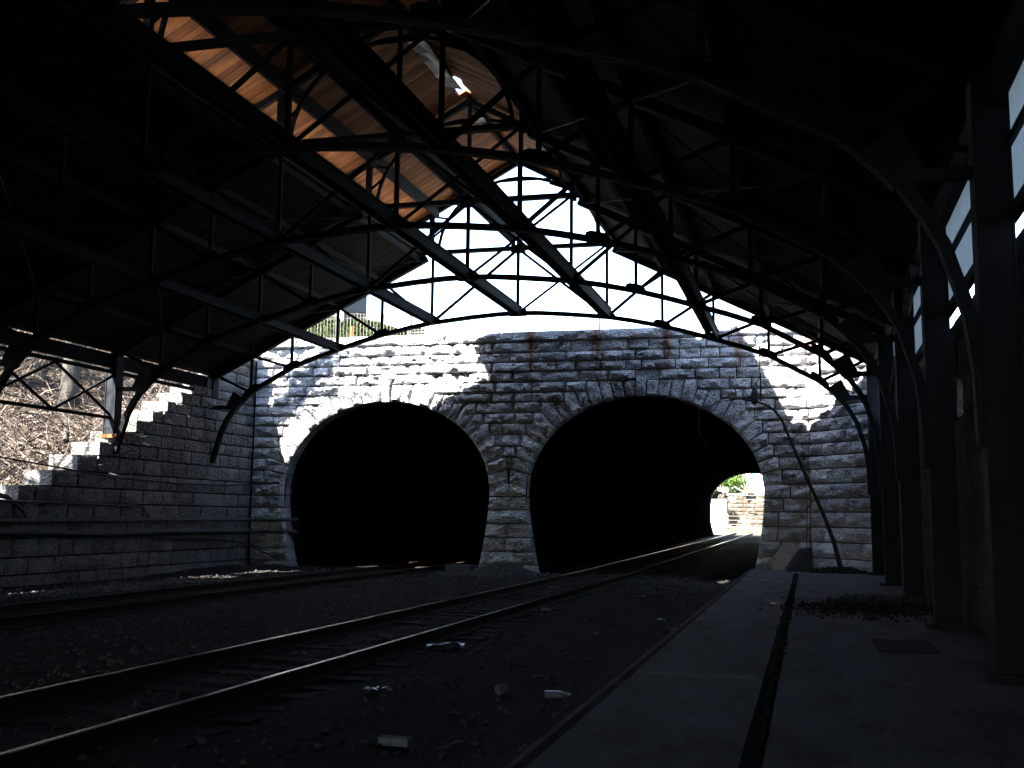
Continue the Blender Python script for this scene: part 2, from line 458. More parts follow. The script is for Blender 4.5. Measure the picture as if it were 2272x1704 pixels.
portal = empty("tunnel_portal", (XC, YP, -0.4), "grey rock-faced stone portal wall with two arched tunnel mouths", "tunnel portal")
UTAB = {5.32: 1.65, 5.03: 2.33, 4.70: 3.05, 4.38: 3.29, 4.03: 3.51, 3.68: 3.67, 3.34: 3.82, 2.97: 3.95, 2.55: 4.02}
MIDP = -0.925
def hw_norm(A, t):
    p = (A['a'] * math.cos(t), A['zs'] + A['b'] * math.sin(t))
    nx, nz = math.cos(t) / A['a'], math.sin(t) / A['b']
    l = math.hypot(nx, nz)
    return p, (nx / l, nz / l)
def to_line(A, t, z):
    p, nn = hw_norm(A, t)
    if nn[1] < 1e-4: return p, (9.9, z)
    k = (z - p[1]) / nn[1]
    return p, (p[0] + nn[0] * k, z)
cuts = {}                     # (arch, side, band) -> start of the plain courses
seed = 0
for ai, A in enumerate(ARCH):
    for side in (-1, 1):
        pier = (ai == 0 and side == 1) or (ai == 1 and side == -1)
        lim = abs(MIDP - A['c'])
        scale = A['a'] / 3.5
        joints = []
        lines = [2.55, 2.97, 3.34, 3.68, 4.03, 4.38, 4.70, 5.03, 5.32]
        ub = {}
        for z in lines:
            u = UTAB[z] * (scale if z > 3.5 else 1.0)
            if not pier and ai == 0 and z < 4.8: u += 0.10
            if pier: u = min(u, lim)
            ub[z] = u
        for z in lines:
            lo_t, hi_t = 0.0, 1.5
            if z == 2.55:
                I = (half_w(A, 2.42), 2.42); E_ = (ub[z], z); joints.append((I, E_)); continue
            for _ in range(40):
                mid = (lo_t + hi_t) / 2
                I, E_ = to_line(A, mid, z)
                if I[1] > z or E_[0] < ub[z]: hi_t = mid
                else: lo_t = mid
            I, _q = to_line(A, (lo_t + hi_t) / 2, z)
            joints.append((I, (ub[z], z)))
        # extra joints inside the wide upper bands
        full = []
        for k, (I, E_) in enumerate(joints):
            full.append((I, E_, 'step'))
            zt = ([*lines, 5.64])[k + 1]
            nxt_u = ub.get(zt, 0.16)
            nxt_I = joints[k + 1][0] if k + 1 < len(joints) else (0.14, 0)
            cnt = {4.70: 1, 5.03: 1, 5.32: 3}.get(E_[1], 0)
            for q in range(1, cnt + 1):
                f = q / (cnt + 1)
                iu = I[0] * (1 - f) + nxt_I[0] * f
                iz = A['zs'] + A['b'] * math.sqrt(max(0, 1 - (iu / A['a']) ** 2))
                eu = E_[0] * (1 - f) + nxt_u * f + (0.02 if cnt == 3 else 0.0)
                full.append(((iu, iz), (eu, zt), 'in'))
        kz = A['zs'] + A['b'] * math.sqrt(1 - (0.14 / A['a']) ** 2)
        full.append(((0.14, kz), (0.165, 5.64), 'in'))
        for j in range(len(full) - 1):
            I0, E0, _t = full[j]; I1, E1, _t2 = full[j + 1]
            if abs(E0[1] - E1[1]) < 1e-6: poly = [I0, E0, E1, I1]
            elif E0[0] - E1[0] < 0.03: poly = [I0, E0, (E0[0], E1[1]), I1]
            else: poly = [I0, E0, (E0[0], E1[1]), E1, I1]
            jit = rnd.uniform(-0.012, 0.012)
            poly = [(A['c'] + side * p[0], p[1]) for p in poly]
            if side < 0: poly = poly[::-1]
            # counter-clockwise seen from outside
            ar = sum(poly[i][0] * poly[(i + 1) % len(poly)][1] - poly[(i + 1) % len(poly)][0] * poly[i][1] for i in range(len(poly)))
            if ar < 0: poly = poly[::-1]
            seed += 1
            stone(poly, P_ORG + P_N * (0.01 + jit), P_U, P_N, "voussoir", M['portal'], portal, 0.55, rnd.uniform(0.05, 0.10), 0.062, 0.013, seed)
        for z in lines: cuts[(ai, side, z)] = ub[z]
    kz = A['zs'] + A['b']
    poly = [(A['c'] - 0.14, kz - 0.03), (A['c'] + 0.14, kz - 0.03), (A['c'] + 0.165, 5.74), (A['c'] - 0.165, 5.74)]
    seed += 1
    stone(poly, P_ORG + P_N * 0.05, P_U, P_N, "keystone", M['portal'], portal, 0.55, 0.09, 0.05, 0.011, seed)

UL, UR = -9.42, 7.95
for k in range(len(ZL) - 1):
    z0, z1 = ZL[k], ZL[k + 1]
    rng = random.Random(100 + k)
    spans = []
    if z0 >= 5.63:
        spans = [(UL, UR, None, None)]
    elif z0 >= 2.54:
        zz = min(UTAB, key=lambda q: abs(q - z0))
        e = [ARCH[0]['c'] - cuts[(0, -1, zz)], ARCH[0]['c'] + cuts[(0, 1, zz)], ARCH[1]['c'] - cuts[(1, -1, zz)], ARCH[1]['c'] + cuts[(1, 1, zz)]]
        spans = [(UL, e[0], None, None), (e[1], e[2], None, None), (e[3], UR, None, None)]
    else:
        zb, zt = z0, (2.42 if z1 > 2.5 else z1)
        spans = [(UL, None, None, (0, -1)), (None, None, (0, 1), (1, -1)), (None, UR, (1, 1), None)]
    for (a, b, la, lb) in spans:
        def edge(q, z): return ARCH[q[0]]['c'] + q[1] * half_w(ARCH[q[0]], z)
        zt2 = z1 if not (z1 > 2.5 and z0 < 2.5) else z1
        a0 = edge(la, z0) if la else a; a1 = edge(la, min(z1, 2.42)) if la else a
        b0 = edge(lb, z0) if lb else b; b1 = edge(lb, min(z1, 2.42)) if lb else b
        if min(b0 - a0, b1 - a1) < 0.12: continue
        coping = k == len(ZL) - 2
        lo, hi = (1.2, 2.1) if coping else (0.45, 1.25)
        cutsu = fill(0, 1, rng, lo / (b0 - a0), hi / (b0 - a0)) if (b0 - a0) > hi else [(0, 1)]
        if la and lb and (b0 - a0) < 2.0:
            cutsu = [(0, 1)] if k % 3 == 1 else [(0, 0.5 + rng.uniform(-.06, .06)), (0, 1)]
            if len(cutsu) == 2: cutsu[1] = (cutsu[0][1], 1)
        for (f0, f1) in cutsu:
            p0 = a0 + (b0 - a0) * f0; p1 = a0 + (b0 - a0) * f1
            q0 = a1 + (b1 - a1) * f0; q1 = a1 + (b1 - a1) * f1
            seed += 1
            if rng.random() < 0.02 and z0 > 5.6 and not coping: bl, rgh = 0.0, 0.01        # a dressed-flat block
            else: bl, rgh = rng.uniform(0.05, 0.135), 0.075
            stone([(p0, z0), (p1, z0), (q1, z1), (q0, z1)], P_ORG + P_N * ((0.05 if coping else 0.0) + rng.uniform(-.012, .012)), P_U, P_N,
                  "coping_stone" if coping else "stone_block", M['portal'], portal, 0.55, bl, rgh, 0.012, seed)
# splayed wing wall on the platform side
W_ORG = P_ORG + P_U * UR
W_U = Vector((0.66, -0.75, 0)).normalized(); W_N = Vector((-0.75, -0.66, 0)).normalized()
for k in range(1, len(ZL) - 1):
    rng = random.Random(300 + k)
    for (a, b) in fill(0, 2.75, rng, 0.5, 1.15):
        seed += 1
        stone([(a, ZL[k]), (b, ZL[k]), (b, ZL[k + 1]), (a, ZL[k + 1])], W_ORG + W_N * rng.uniform(-.012, .012), W_U, W_N, "stone_block", M['portal'], portal, 0.5, rng.uniform(0.05, 0.125), 0.07, 0.014, seed)
# mortar core behind the blocks
mb = MB()
us = sorted(set([UL + i * (UR - UL) / 160 for i in range(161)]))
def zlow(u):
    for A in ARCH:
        d = abs(u - A['c'])
        if d < A['a'] + 0.02: return A['zs'] + A['b'] * math.sqrt(max(0, 1 - (d / (A['a'] + 0.02)) ** 2)) + 0.03
    return -0.5
for i in range(len(us) - 1):
    u0, u1 = us[i], us[i + 1]
    pts = [(u0, zlow(u0)), (u1, zlow(u1)), (u1, 7.2), (u0, 7.2)]
    f = [P_ORG + P_U * u + Vector((0, 0, z)) - P_N * 0.05 for u, z in pts]
    mb.add(f, [(0, 1, 2, 3)])
    mb.add([p - P_N * 0.5 for p in f], [(3, 2, 1, 0)])
f = [W_ORG + W_U * s_ + Vector((0, 0, z)) - W_N * 0.05 for s_, z in ((0, -.5), (2.75, -.5), (2.75, 7.2), (0, 7.2))]
mb.add(f, [(0, 1, 2, 3)])
mb.build("mortar_core", M['mortar'], portal)

# ------------------------------------------------------------------ tunnels
Y_EXIT = 92.0
def grade(y): return max(0.0, (y - 30.0) * 0.0060)
def lining(A, y1, name, label, cap):
    prof = []
    for z in (-0.6, 0.0, 0.6, 1.2, 1.8, 2.3): prof.append((-half_w(A, z) - 0.03, z))
    for i in range(1, 24):
        t = math.pi - math.pi * i / 24
        prof.append(((A['a'] + 0.03) * math.cos(t), A['zs'] + (A['b'] + 0.03) * math.sin(t)))
    for z in (2.3, 1.8, 1.2, 0.6, 0.0, -0.6): prof.append((half_w(A, z) + 0.03, z))
    mb = MB(); vs = []; fs = []
    xs = XC + A['c']
    ys = [YP + SKEW * A['c'] + 0.35]
    while ys[-1] < y1: ys.append(min(y1, ys[-1] + 1.2))
    for yi, y in enumerate(ys):
        for (u, z) in prof:
            k = 1 + 0.010 * noise.noise(Vector((u * 1.3, y * 1.1, z * 1.3)))
            vs.append((xs + u * k, y, z * k + grade(y)))
    m = len(prof)
    for j in range(len(ys) - 1):
        for i in range(m - 1):
            a = j * m + i
            fs.append((a, a + m, a + m + 1, a + 1))
    if cap: fs.append(tuple(range((len(ys) - 1) * m, len(ys) * m)))
    mb.add(vs, fs)
    root = empty(name, (xs, ys[0], 0), label, "tunnel")
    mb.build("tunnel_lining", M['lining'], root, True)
    return root
lining(ARCH[0], 84.0, "railway_tunnel", "pitch dark tunnel bore behind the arch beside the stepped retaining wall", True)
lining(ARCH[1], Y_EXIT, "railway_tunnel", "dark tunnel bore with daylight at its far end", False)

# ------------------------------------------------------------------ stepped retaining wall
XW = -17.36
rwall = empty("retaining_wall", (XW, 24, -0.4), "grimy ashlar retaining wall climbing in steps to the portal", "retaining wall")
def ystart(z):
    if z <= 0.6: return 9.0
    if z <= 1.0: return 13.0
    if z <= 1.4: return 18.3
    return 15.75 + 2.1 * z - (0.25 if z < 2.3 else 0)
Y_CORNER = YP + SKEW * (XW - XC)
for k in range(len(ZL) - 1):
    z0, z1 = ZL[k], ZL[k + 1]
    ys = ystart(z1)
    if k == len(ZL) - 2: ys = 29.3
    if ys > Y_CORNER - 0.3: continue
    rng = random.Random(500 + k)
    parts_ = fill(ys, Y_CORNER + 0.02, rng, 0.45, 1.1)
    for i, (a, b) in enumerate(parts_):
        seed += 1
        dep = 0.85 if i == 0 else 0.5
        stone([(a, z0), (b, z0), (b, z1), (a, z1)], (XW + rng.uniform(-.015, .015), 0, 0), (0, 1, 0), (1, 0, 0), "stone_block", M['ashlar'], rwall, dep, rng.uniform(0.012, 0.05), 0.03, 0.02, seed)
mb = MB()
prof = [(9.0, -0.5), (Y_CORNER + 0.3, -0.5)]
for k in range(len(ZL) - 1):
    z0, z1 = ZL[k], ZL[k + 1]
    ys = ystart(z1)
    if ys > Y_CORNER - 0.3: break
    mb.box(XW - 0.84, XW - 0.05, ys + 0.06, Y_CORNER + 0.4, z0 + 0.001, z1 - 0.015)
mb.build("mortar_core", M['mortar'], rwall)

# ------------------------------------------------------------------ ground
def sheet(name, x0, x1, y0, y1, nx, ny, zf, mat, kind='structure', label=None):
    mb = MB(); vs = []; fs = []
    for j in range(ny + 1):
        for i in range(nx + 1):
            x = x0 + (x1 - x0) * i / nx; y = y0 + (y1 - y0) * j / ny
            vs.append((x, y, zf(x, y)))
    for j in range(ny):
        for i in range(nx):
            a = j * (nx + 1) + i
            fs.append((a, a + 1, a + nx + 2, a + nx + 1))
    mb.add(vs, fs)
    o = mb.build(name, mat, None, True)
    tag(o, label, None, None, kind)
    return o
def ball_z(x, y):
    z = -0.16 + 0.05 * noise.noise(Vector((x * 0.9, y * 0.7, 0))) + 0.02 * noise.noise(Vector((x * 3, y * 3, 5)))
    for xc in (-5.68, -12.0): z -= 0.02 * math.exp(-((x - xc) / 1.2) ** 2)
    z -= 0.10 * math.exp(-((x + 2.6) / 0.8) ** 2)
    z += 0.30 * math.exp(-((x + 8.9) / 0.75) ** 2 - ((y - 30.3) / 0.8) ** 2)
    z += 0.15 * math.exp(-((x + 16.6) / 1.0) ** 2 - ((y - 28.6) / 3.2) ** 2)
    if y > 30: z += grade(y)
    return z
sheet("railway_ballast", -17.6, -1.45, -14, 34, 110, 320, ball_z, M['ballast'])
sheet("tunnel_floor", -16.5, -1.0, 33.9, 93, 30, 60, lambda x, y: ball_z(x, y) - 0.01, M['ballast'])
def flat(z): return lambda x, y: z
sheet("ground", -900, 900, -900, 1500, 2, 2, flat(-0.62), M['earth'])
sheet("street", -600, 600, 31.35, 92.4, 4, 4, flat(6.95), M['street'])
sheet("street", -600, -16, 92.4, 900, 2, 2, flat(6.95), M['street'])
sheet("street", 9, 600, 92.4, 900, 2, 2, flat(6.95), M['street'])
def hill_z(x, y):
    d = XW - 0.3 - x
    base = max(0.35, (y - 15.9) / 2.1 - 0.42)
    base = min(base, 7.0)
    k = min(1, max(0, d))
    z = base + 0.03 * max(0, d) + 0.58 * max(0, d - 3.0) + 0.35 * noise.noise(Vector((x * 0.35, y * 0.35, 2))) * k + 0.12 * noise.noise(Vector((x * 1.6, y * 1.6, 7))) * k
    if d < 0.75: z = base - 0.25 + 0.2 * max(d, 0)
    if y > 31.5: z = min(max(z, 6.95), 6.95 + 0.1 * max(0, d) + 0.5 * max(0, d - 9))
    return min(z, 13 + 1.5 * noise.noise(Vector((x * 0.1, y * 0.1, 4))))
sheet("hillside", -70, XW - 0.28, -40, 60, 120, 200, hill_z, M['earth'])

# loose ballast stones, real geometry, one heap
ico = [(-0.526, 0, 0.851), (0.526, 0, 0.851), (-0.526, 0, -0.851), (0.526, 0, -0.851), (0, 0.851, 0.526), (0, 0.851, -0.526), (0, -0.851, 0.526), (0, -0.851, -0.526), (0.851, 0.526, 0), (-0.851, 0.526, 0), (0.851, -0.526, 0), (-0.851, -0.526, 0)]
icof = [(0, 4, 1), (0, 9, 4), (9, 5, 4), (4, 5, 8), (4, 8, 1), (8, 10, 1), (8, 3, 10), (5, 3, 8), (5, 2, 3), (2, 7, 3), (7, 10, 3), (7, 6, 10), (7, 11, 6), (11, 0, 6), (0, 1, 6), (6, 1, 10), (9, 0, 11), (9, 11, 2), (9, 2, 5), (7, 2, 11)]
def pebble(mb, x, y, z, s, rg):
    q = Matrix.Rotation(rg.uniform(0, 6.28), 3, Vector((rg.uniform(-1, 1), rg.uniform(-1, 1), rg.uniform(-1, 1))).normalized())
    sx, sy, sz = s * rg.uniform(.7, 1.3), s * rg.uniform(.7, 1.3), s * rg.uniform(.5, .9)
    vs = []
    for v in ico:
        w = q @ Vector((v[0] * sx, v[1] * sy, v[2] * sz)) * rg.uniform(.85, 1.12)
        vs.append((x + w.x, y + w.y, z + w.z))
    mb.add(vs, icof)
mb = MB(); rg = random.Random(11)
for i in range(9000):
    y = 3.5 + 28 * rg.random() ** 1.1
    x = rg.uniform(-17.2, -1.75)
    pebble(mb, x, y, ball_z(x, y) + 0.005, rg.uniform(0.018, 0.045), rg)
for i in range(1500):
    y = rg.uniform(16, 24); x = rg.gauss(-14.9, 0.35)
    pebble(mb, x, y, ball_z(x, y) + 0.02, rg.uniform(0.03, 0.06), rg)
for i in range(1400):
    a = rg.gauss(0, 0.75); b = rg.gauss(0, 0.7)
    x, y = -8.9 + a, 30.1 + b
    if y > 30.6: continue
    pebble(mb, x, y, ball_z(x, y) + 0.01, rg.uniform(0.025, 0.06), rg)
for i in range(900):
    x, y = rg.uniform(-4.4, -1.8), rg.uniform(22, 29.5)
    pebble(mb, x, y, ball_z(x, y) + 0.01, rg.uniform(0.025, 0.055), rg)
tag(mb.build("gravel", M['stonebit']), "loose ballast gravel strewn between and beside the rails", "gravel", None, "stuff")

# ------------------------------------------------------------------ tracks
def track(xc, y0, y1, label, curve=None, head_mat=None):
    root = empty("railway_track", (xc, 15, -0.2), label, "railway track")
    def pth(off):
        pts = []
        y = y0
        while y < y1:
            pts.append(Vector((xc + off, y, grade(y)))); y += 1.5
        pts.append(Vector((xc + off, y1, grade(y1))))
        if curve:
            h = 0.0; p = Vector((xc, y1, grade(y1)))
            for i in range(70):
                h += curve * (1 if i > 2 else 0.3)
                p = p + Vector((-math.sin(h), math.cos(h), 0.002))
                pts.append(p + Vector((math.cos(h), math.sin(h), 0)) * off)
        return pts
    for off in (-0.755, 0.755):
        pts = pth(off)
        web = MB(); head = MB()
        def sec(mb, shape):
            vs = []; fs = []
            k = len(shape)
            for i, p in enumerate(pts):
                a = (pts[min(i + 1, len(pts) - 1)] - pts[max(i - 1, 0)]); a.z = 0; a.normalize()
                s_ = Vector((a.y, -a.x, 0))
                for (u, z) in shape: vs.append(p + s_ * u + Vector((0, 0, z)))
            for i in range(len(pts) - 1):
                for j in range(k):
                    a = i * k + j; b = i * k + (j + 1) % k
                    fs.append((a, b, b + k, a + k))
            mb.add(vs, fs)
        sec(web, [(-0.07, -0.17), (0.07, -0.17), (0.07, -0.155), (0.014, -0.13), (0.012, -0.05), (0.035, -0.035), (0.036, -0.006), (-0.036, -0.006), (-0.035, -0.035), (-0.012, -0.05), (-0.014, -0.13), (-0.07, -0.155)])
        sec(head, [(-0.026, -0.0055), (0.026, -0.0055), (0.024, -0.001), (0.016, 0.0), (-0.016, 0.0), (-0.024, -0.001)])
        r_ = web.build("rail", M['rail_side'], root)
        head.build("rail_head", head_mat or M['rail_head'], r_)
    tie0 = None
    y = y0
    i = 0
    while y < 52:
        mb = MB()
        z = grade(y) - 0.175
        if tie0 is None:
            mb.add([(xc + x, y + yy, z + zz) for zz in (-0.15, 0.0) for (x, yy) in ((-1.3, -0.11), (1.3, -0.11), (1.3, 0.11), (-1.3, 0.11))],
                   [(3, 2, 1, 0), (4, 5, 6, 7), (0, 1, 5, 4), (1, 2, 6, 5), (2, 3, 7, 6), (3, 0, 4, 7)])
            tie0 = mb.build("sleeper", M['tie'], root)
        else:
            rr = random.Random(i + int(xc * 10))
            linked(tie0, "sleeper", (xc + rr.uniform(-.05, .05), y + rr.uniform(-.03, .03), z - 0.075 + rr.uniform(0, 0.022)), root, (0, 0, rr.uniform(-.02, .02)))
        y += 0.56; i += 1
    return root
track(-5.68, -6, 93, "worn railway track running through the tunnel with the lit far end", 0.0085)
track(-12.0, -6, 60, "rusty railway track entering the dark tunnel by the retaining wall", None, M['rail_side'])

# ------------------------------------------------------------------ platform
plat = empty("platform", (0, 12, 0.0)); tag(plat, "low concrete platform with worn slabs", None, None, "structure")
YE = 30.6
y = -10.13; i = 0
while y < 29.5:
    y2 = min(y + 4.9, 30.55)
    if 30.6 - y2 < 1.5: y2 = 30.55
    rr = random.Random(900 + i)
    for (x0, x1) in ((-1.52, -0.41), (-0.28, 2.0)):
        e1 = y2 - 0.016
        if x0 > -1: e1 = min(e1, 29.9)
        mb = MB(); mb.box(x0, x1, y + 0.016, e1, -0.05, 0.16 + rr.uniform(-.006, .004))
        mb.build("paving_slab", M['concrete'], plat)
    mb = MB()
    mb.tube([(-1.60, y + 0.01, 0.105), (-1.60, y2 - 0.01, 0.105)], 0.062, 8)
    mb.build("edge_nosing", M['concrete_dark'], plat)
    mb = MB(); mb.box(-1.66, -1.53, y + 0.008, y2 - 0.008, -0.55, 0.09); mb.build("edge_kerb", M['concrete_dark'], plat)
    y = y2; i += 1
mb = MB(); mb.box(-1.53, 2.1, -8, 30.7, -0.6, 0.06); mb.build("platform_bed", M['tie'], plat)
mb = MB(); rg = random.Random(5)
for i in range(500):
    pebble(mb, rg.uniform(-0.41, -0.28), rg.uniform(5, 29), 0.07, rg.uniform(0.012, 0.035), rg)
g_ = mb.build("joint_rubble", M['stonebit'], plat); tag(g_, kind="stuff")
hatch = empty("access_hatch", (0.95, 12.3, 0.16), "dark iron hatch cover set into the platform", "hatch")
mb = MB(); mb.box(0.68, 1.24, 11.75, 12.95, 0.145, 0.172); mb.build("cover_plate", M['steel_old'], hatch)
mb = MB()
for q in (0.66, 1.23): mb.box(q, q + 0.03, 11.72, 12.98, 0.14, 0.178)
mb.build("frame", M['steel_old'], hatch)

# ------------------------------------------------------------------ train shed
shed = empty("train_shed", (XC, 12, 0.1), "sooty timber and steel train shed roof with raised ridge monitor", "train shed")
EAVE_U, EAVE_Z, SL = 9.62, 5.78, 0.50
UP_Z, UP_S, UP_E = 11.93, 0.545, 3.45
def low_z(u): return EAVE_Z + (EAVE_U - abs(u)) * SL
def up_z(u): return UP_Z - UP_S * abs(u)
Y_END = 28.42
TY = [28.35 - 4.62 * i for i in range(8)]
NODES = [0, 2.57, 4.11, 5.50, 6.95, 8.25]
NODE_Z = [7.32, 7.12, 6.81, 6.40, 5.91, 5.18]
def chord_z(u):
    a = abs(u)
    pts = list(zip(NODES, NODE_Z)) + [(8.75, 4.72), (9.12, 4.15), (9.34, 3.4), (9.42, 2.6)]
    for i in range(len(pts) - 1):
        if a <= pts[i + 1][0]:
            t = (a - pts[i][0]) / (pts[i + 1][0] - pts[i][0])
            # catmull-rom for a smooth arch
            p0 = pts[i - 1] if i > 0 else (-pts[1][0], pts[1][1]); p3 = pts[min(i + 2, len(pts) - 1)]
            p1, p2 = pts[i], pts[i + 1]
            return 0.5 * ((2 * p1[1]) + (-p0[1] + p2[1]) * t + (2 * p0[1] - 5 * p1[1] + 4 * p2[1] - p3[1]) * t * t + (-p0[1] + 3 * p1[1] - 3 * p2[1] + p3[1]) * t ** 3)
    return 2.6
def W(u, y0, z): return Vector((XC + u, y0 + SKEW * u, z))

def make_truss(y0, idx):
    tr = empty("roof_truss", (XC, y0, 5), parent=shed)
    S = M['steel_old']
    up = Vector((0, 1, 0))
    # arched bottom chord (two angles back to back)
    for s_ in (-1, 1):
        us_ = [0, 0.6, 1.3, 2.0, 2.57, 3.3, 4.11, 4.8, 5.5, 6.2, 6.95, 7.6, 8.25, 8.55, 8.8, 9.0, 9.15, 9.27, 9.34]
        pts = [W(s_ * u, y0, chord_z(u)) for u in us_]
        foot = 3.05 if s_ < 0 else 2.2
        pts += [W(s_ * 9.40, y0, 3.2 if s_ < 0 else 2.9), W(s_ * 9.42, y0, foot)]
        mb = MB()
        mb.sweep([p + up * 0.045 for p in pts], 0.07, 0.11, up)
        mb.sweep([p - up * 0.045 for p in pts], 0.07, 0.11, up)
        mb.build("arched_chord", S if s_ < 0 else M['steel'], tr)
        mb = MB()
        a, b = W(s_ * 9.75, y0, low_z(9.75) - 0.16), W(s_ * 2.75, y0, low_z(2.75) - 0.16)
        mb.bar(a + up * 0.05, b + up * 0.05, 0.07, 0.17); mb.bar(a - up * 0.05, b - up * 0.05, 0.07, 0.17)
        mb.build("rafter_chord", S, tr)
        mb = MB(); mb.bar(W(s_ * 3.45, y0, up_z(3.45) - 0.13), W(0, y0, up_z(0) - 0.13), 0.12, 0.13); mb.build("monitor_rafter", S, tr)
        # monitor post and curved knee arch
        mb = MB(); mb.bar(W(s_ * 2.62, y0, low_z(2.62) - 0.2), W(s_ * 2.62, y0, up_z(2.62) - 0.15), 0.12, 0.14); mb.build("monitor_post", S, tr)
        mb = MB(); mb.sweep([W(s_ * 2.40 * math.cos(t * math.pi / 24), y0, 9.20 + 2.12 * math.sin(t * math.pi / 24)) for t in range(13)], 0.07, 0.075, up); mb.build("monitor_arch", S, tr)
        for q in (1.75, 0.9):
            za = 9.20 + 2.12 * math.sqrt(1 - (q / 2.4) ** 2)
            mb = MB(); mb.bar(W(s_ * q, y0, za), W(s_ * q, y0, up_z(q) - 0.15), 0.05, 0.055); mb.build("vertical_strut", S, tr)
        mb = MB(); mb.bar(W(s_ * 2.25, y0, 9.95), W(s_ * 2.62, y0, 9.65), 0.05, 0.055); mb.bar(W(s_ * 2.1, y0, 10.22), W(s_ * 2.62, y0, up_z(2.62) - .2), 0.05, 0.055)
        mb.build("knee_brace", S, tr)
        mb = MB(); mb.bar(W(s_ * 0.06, y0, 11.25), W(s_ * 0.9, y0, up_z(0.9) - 0.2), 0.05, 0.05); mb.build("diagonal_brace", S, tr)
        mb = MB(); mb.bar(W(s_ * 0.9, y0, 11.1), W(s_ * 1.75, y0, up_z(1.75) - 0.2), 0.05, 0.05); mb.build("diagonal_brace", S, tr)
        # webs of the main truss
        for i in range(1, 6):
            u = NODES[i]
            top = low_z(u) - 0.2 if u > 2.7 else 9.15
            mb = MB(); mb.bar(W(s_ * u, y0, NODE_Z[i]), W(s_ * u, y0, top), 0.07, 0.075); mb.build("vertical_strut", S, tr)
            if i < 5:
                u2 = NODES[i + 1] - 0.06
                mb = MB(); mb.bar(W(s_ * u, y0, NODE_Z[i]), W(s_ * u2, y0, low_z(u2) - 0.22), 0.07, 0.08); mb.build("diagonal_brace", S, tr)
        mb = MB(); mb.bar(W(s_ * 8.25, y0, 5.18), W(s_ * 9.35, y0, low_z(9.35) - .22), 0.07, 0.08); mb.build("diagonal_brace", S, tr)
        mb = MB(); mb.bar(W(0, y0, 9.2), W(s_ * 2.57, y0, 7.12), 0.07, 0.075); mb.build("diagonal_brace", S, tr)
        mb = MB(); mb.bar(W(0, y0, 7.32), W(s_ * 2.57, y0, 9.2), 0.06, 0.055); mb.build("diagonal_brace", S, tr)
        # gusset plates
        for i in range(1, 6):
            u = NODES[i]; z = NODE_Z[i]
            sl = (chord_z(u + .2) - chord_z(u - .2)) / .4
            hw = 0.23
            pl = [(-hw, -hw * sl - 0.055), (hw, hw * sl - 0.055), (hw * 0.98, hw * sl + 0.09), (0.13, 0.13 * sl + 0.15), (-0.13, -0.13 * sl + 0.15), (-hw * .98, -hw * sl + 0.09)]
            mb = MB(); vs = [W(s_ * (u + a), y0, z + b) + up * yy for yy in (-0.092, 0.092) for a, b in pl]
            k = len(pl)
            mb.add(vs, [tuple(range(k)), tuple(range(2 * k - 1, k - 1, -1))] + [(j, j + k, (j + 1) % k + k, (j + 1) % k) for j in range(k)])
            mb.build("gusset_plate", S, tr)
        # strut from arch to column with a fish-plate
        mb = MB(); mb.bar(W(s_ * 8.70, y0, 4.74), W(s_ * 9.55, y0, 4.74), 0.10, 0.11)
        pl = [(8.42, 4.98), (8.72, 4.62), (9.05, 4.68), (8.78, 5.22)]
        vs = [W(s_ * a, y0, b) + up * yy for yy in (-0.09, 0.09) for a, b in pl]
        mb.add(vs, [(0, 1, 2, 3), (7, 6, 5, 4)] + [(j, j + 4, (j + 1) % 4 + 4, (j + 1) % 4) for j in range(4)])
        mb.build("column_strut", M['steel'], tr)
        # column: web and two flanges
        z0 = 0.16 if s_ > 0 else max(0.0, (W(-9.5, y0, 0).y - 15.75) / 2.1 - 0.12)
        if s_ < 0 and idx == 0: z0 = 5.05
        uc = 9.58
        mb = MB(); c0 = W(s_ * uc, y0, 0)
        top = low_z(uc) - 0.2
        for dx in (-0.15, 0.15): mb.box(c0.x + dx - 0.012, c0.x + dx + 0.012, c0.y - 0.15, c0.y + 0.15, z0, top)
        mb.box(c0.x - 0.138, c0.x + 0.138, c0.y - 0.13, c0.y - 0.105, z0, top - 0.01)
        mb.box(c0.x - 0.138, c0.x + 0.138, c0.y + 0.105, c0.y + 0.13, z0, top - 0.01)
        mb.build("column", M['steel'], tr)
        if s_ > 0:
            mb = MB(); mb.box(c0.x - 0.26, c0.x + 0.26, c0.y - 0.26, c0.y + 0.26, z0 - 0.02, z0 + 0.05); mb.build("base_plate", M['steel'], tr)
        elif idx > 0:
            mb = MB(); mb.box(c0.x - 0.22, c0.x + 0.3, c0.y - 0.22, c0.y + 0.3, z0 - 0.05, z0 + 0.04); mb.build("base_plate", M['rusty'], tr)
    mb = MB(); mb.bar(W(-2.85, y0, 9.22), W(2.85, y0, 9.22), 0.16, 0.11); mb.build("collar_tie", S, tr)
    mb = MB(); mb.bar(W(0, y0, 7.32), W(0, y0, 9.2), 0.08, 0.085); mb.build("vertical_strut", S, tr)
    mb = MB(); mb.bar(W(0, y0, 9.2), W(0, y0, up_z(0) - 0.1), 0.07, 0.09); mb.build("king_post", S, tr)
    for (u, z, hw, hh) in ((0, 7.34, 0.24, 0.10), (0, 9.2, 0.2, 0.11)):
        mb = MB(); c0 = W(u, y0, z); mb.box(c0.x - hw, c0.x + hw, c0.y - 0.095, c0.y + 0.095, z - hh, z + hh)
        mb.build("gusset_plate", S, tr)
for i, y0 in enumerate(TY): make_truss(y0, i)

def along(name, u, z, w, d, y0, y1, mat, parent=shed, up=(0, 0, 1)):
    mb = MB(); mb.bar(Vector((XC + u, y0, z)), Vector((XC + u, y1, z)), w, d, up); return mb.build(name, mat, parent)
YB = -95.0
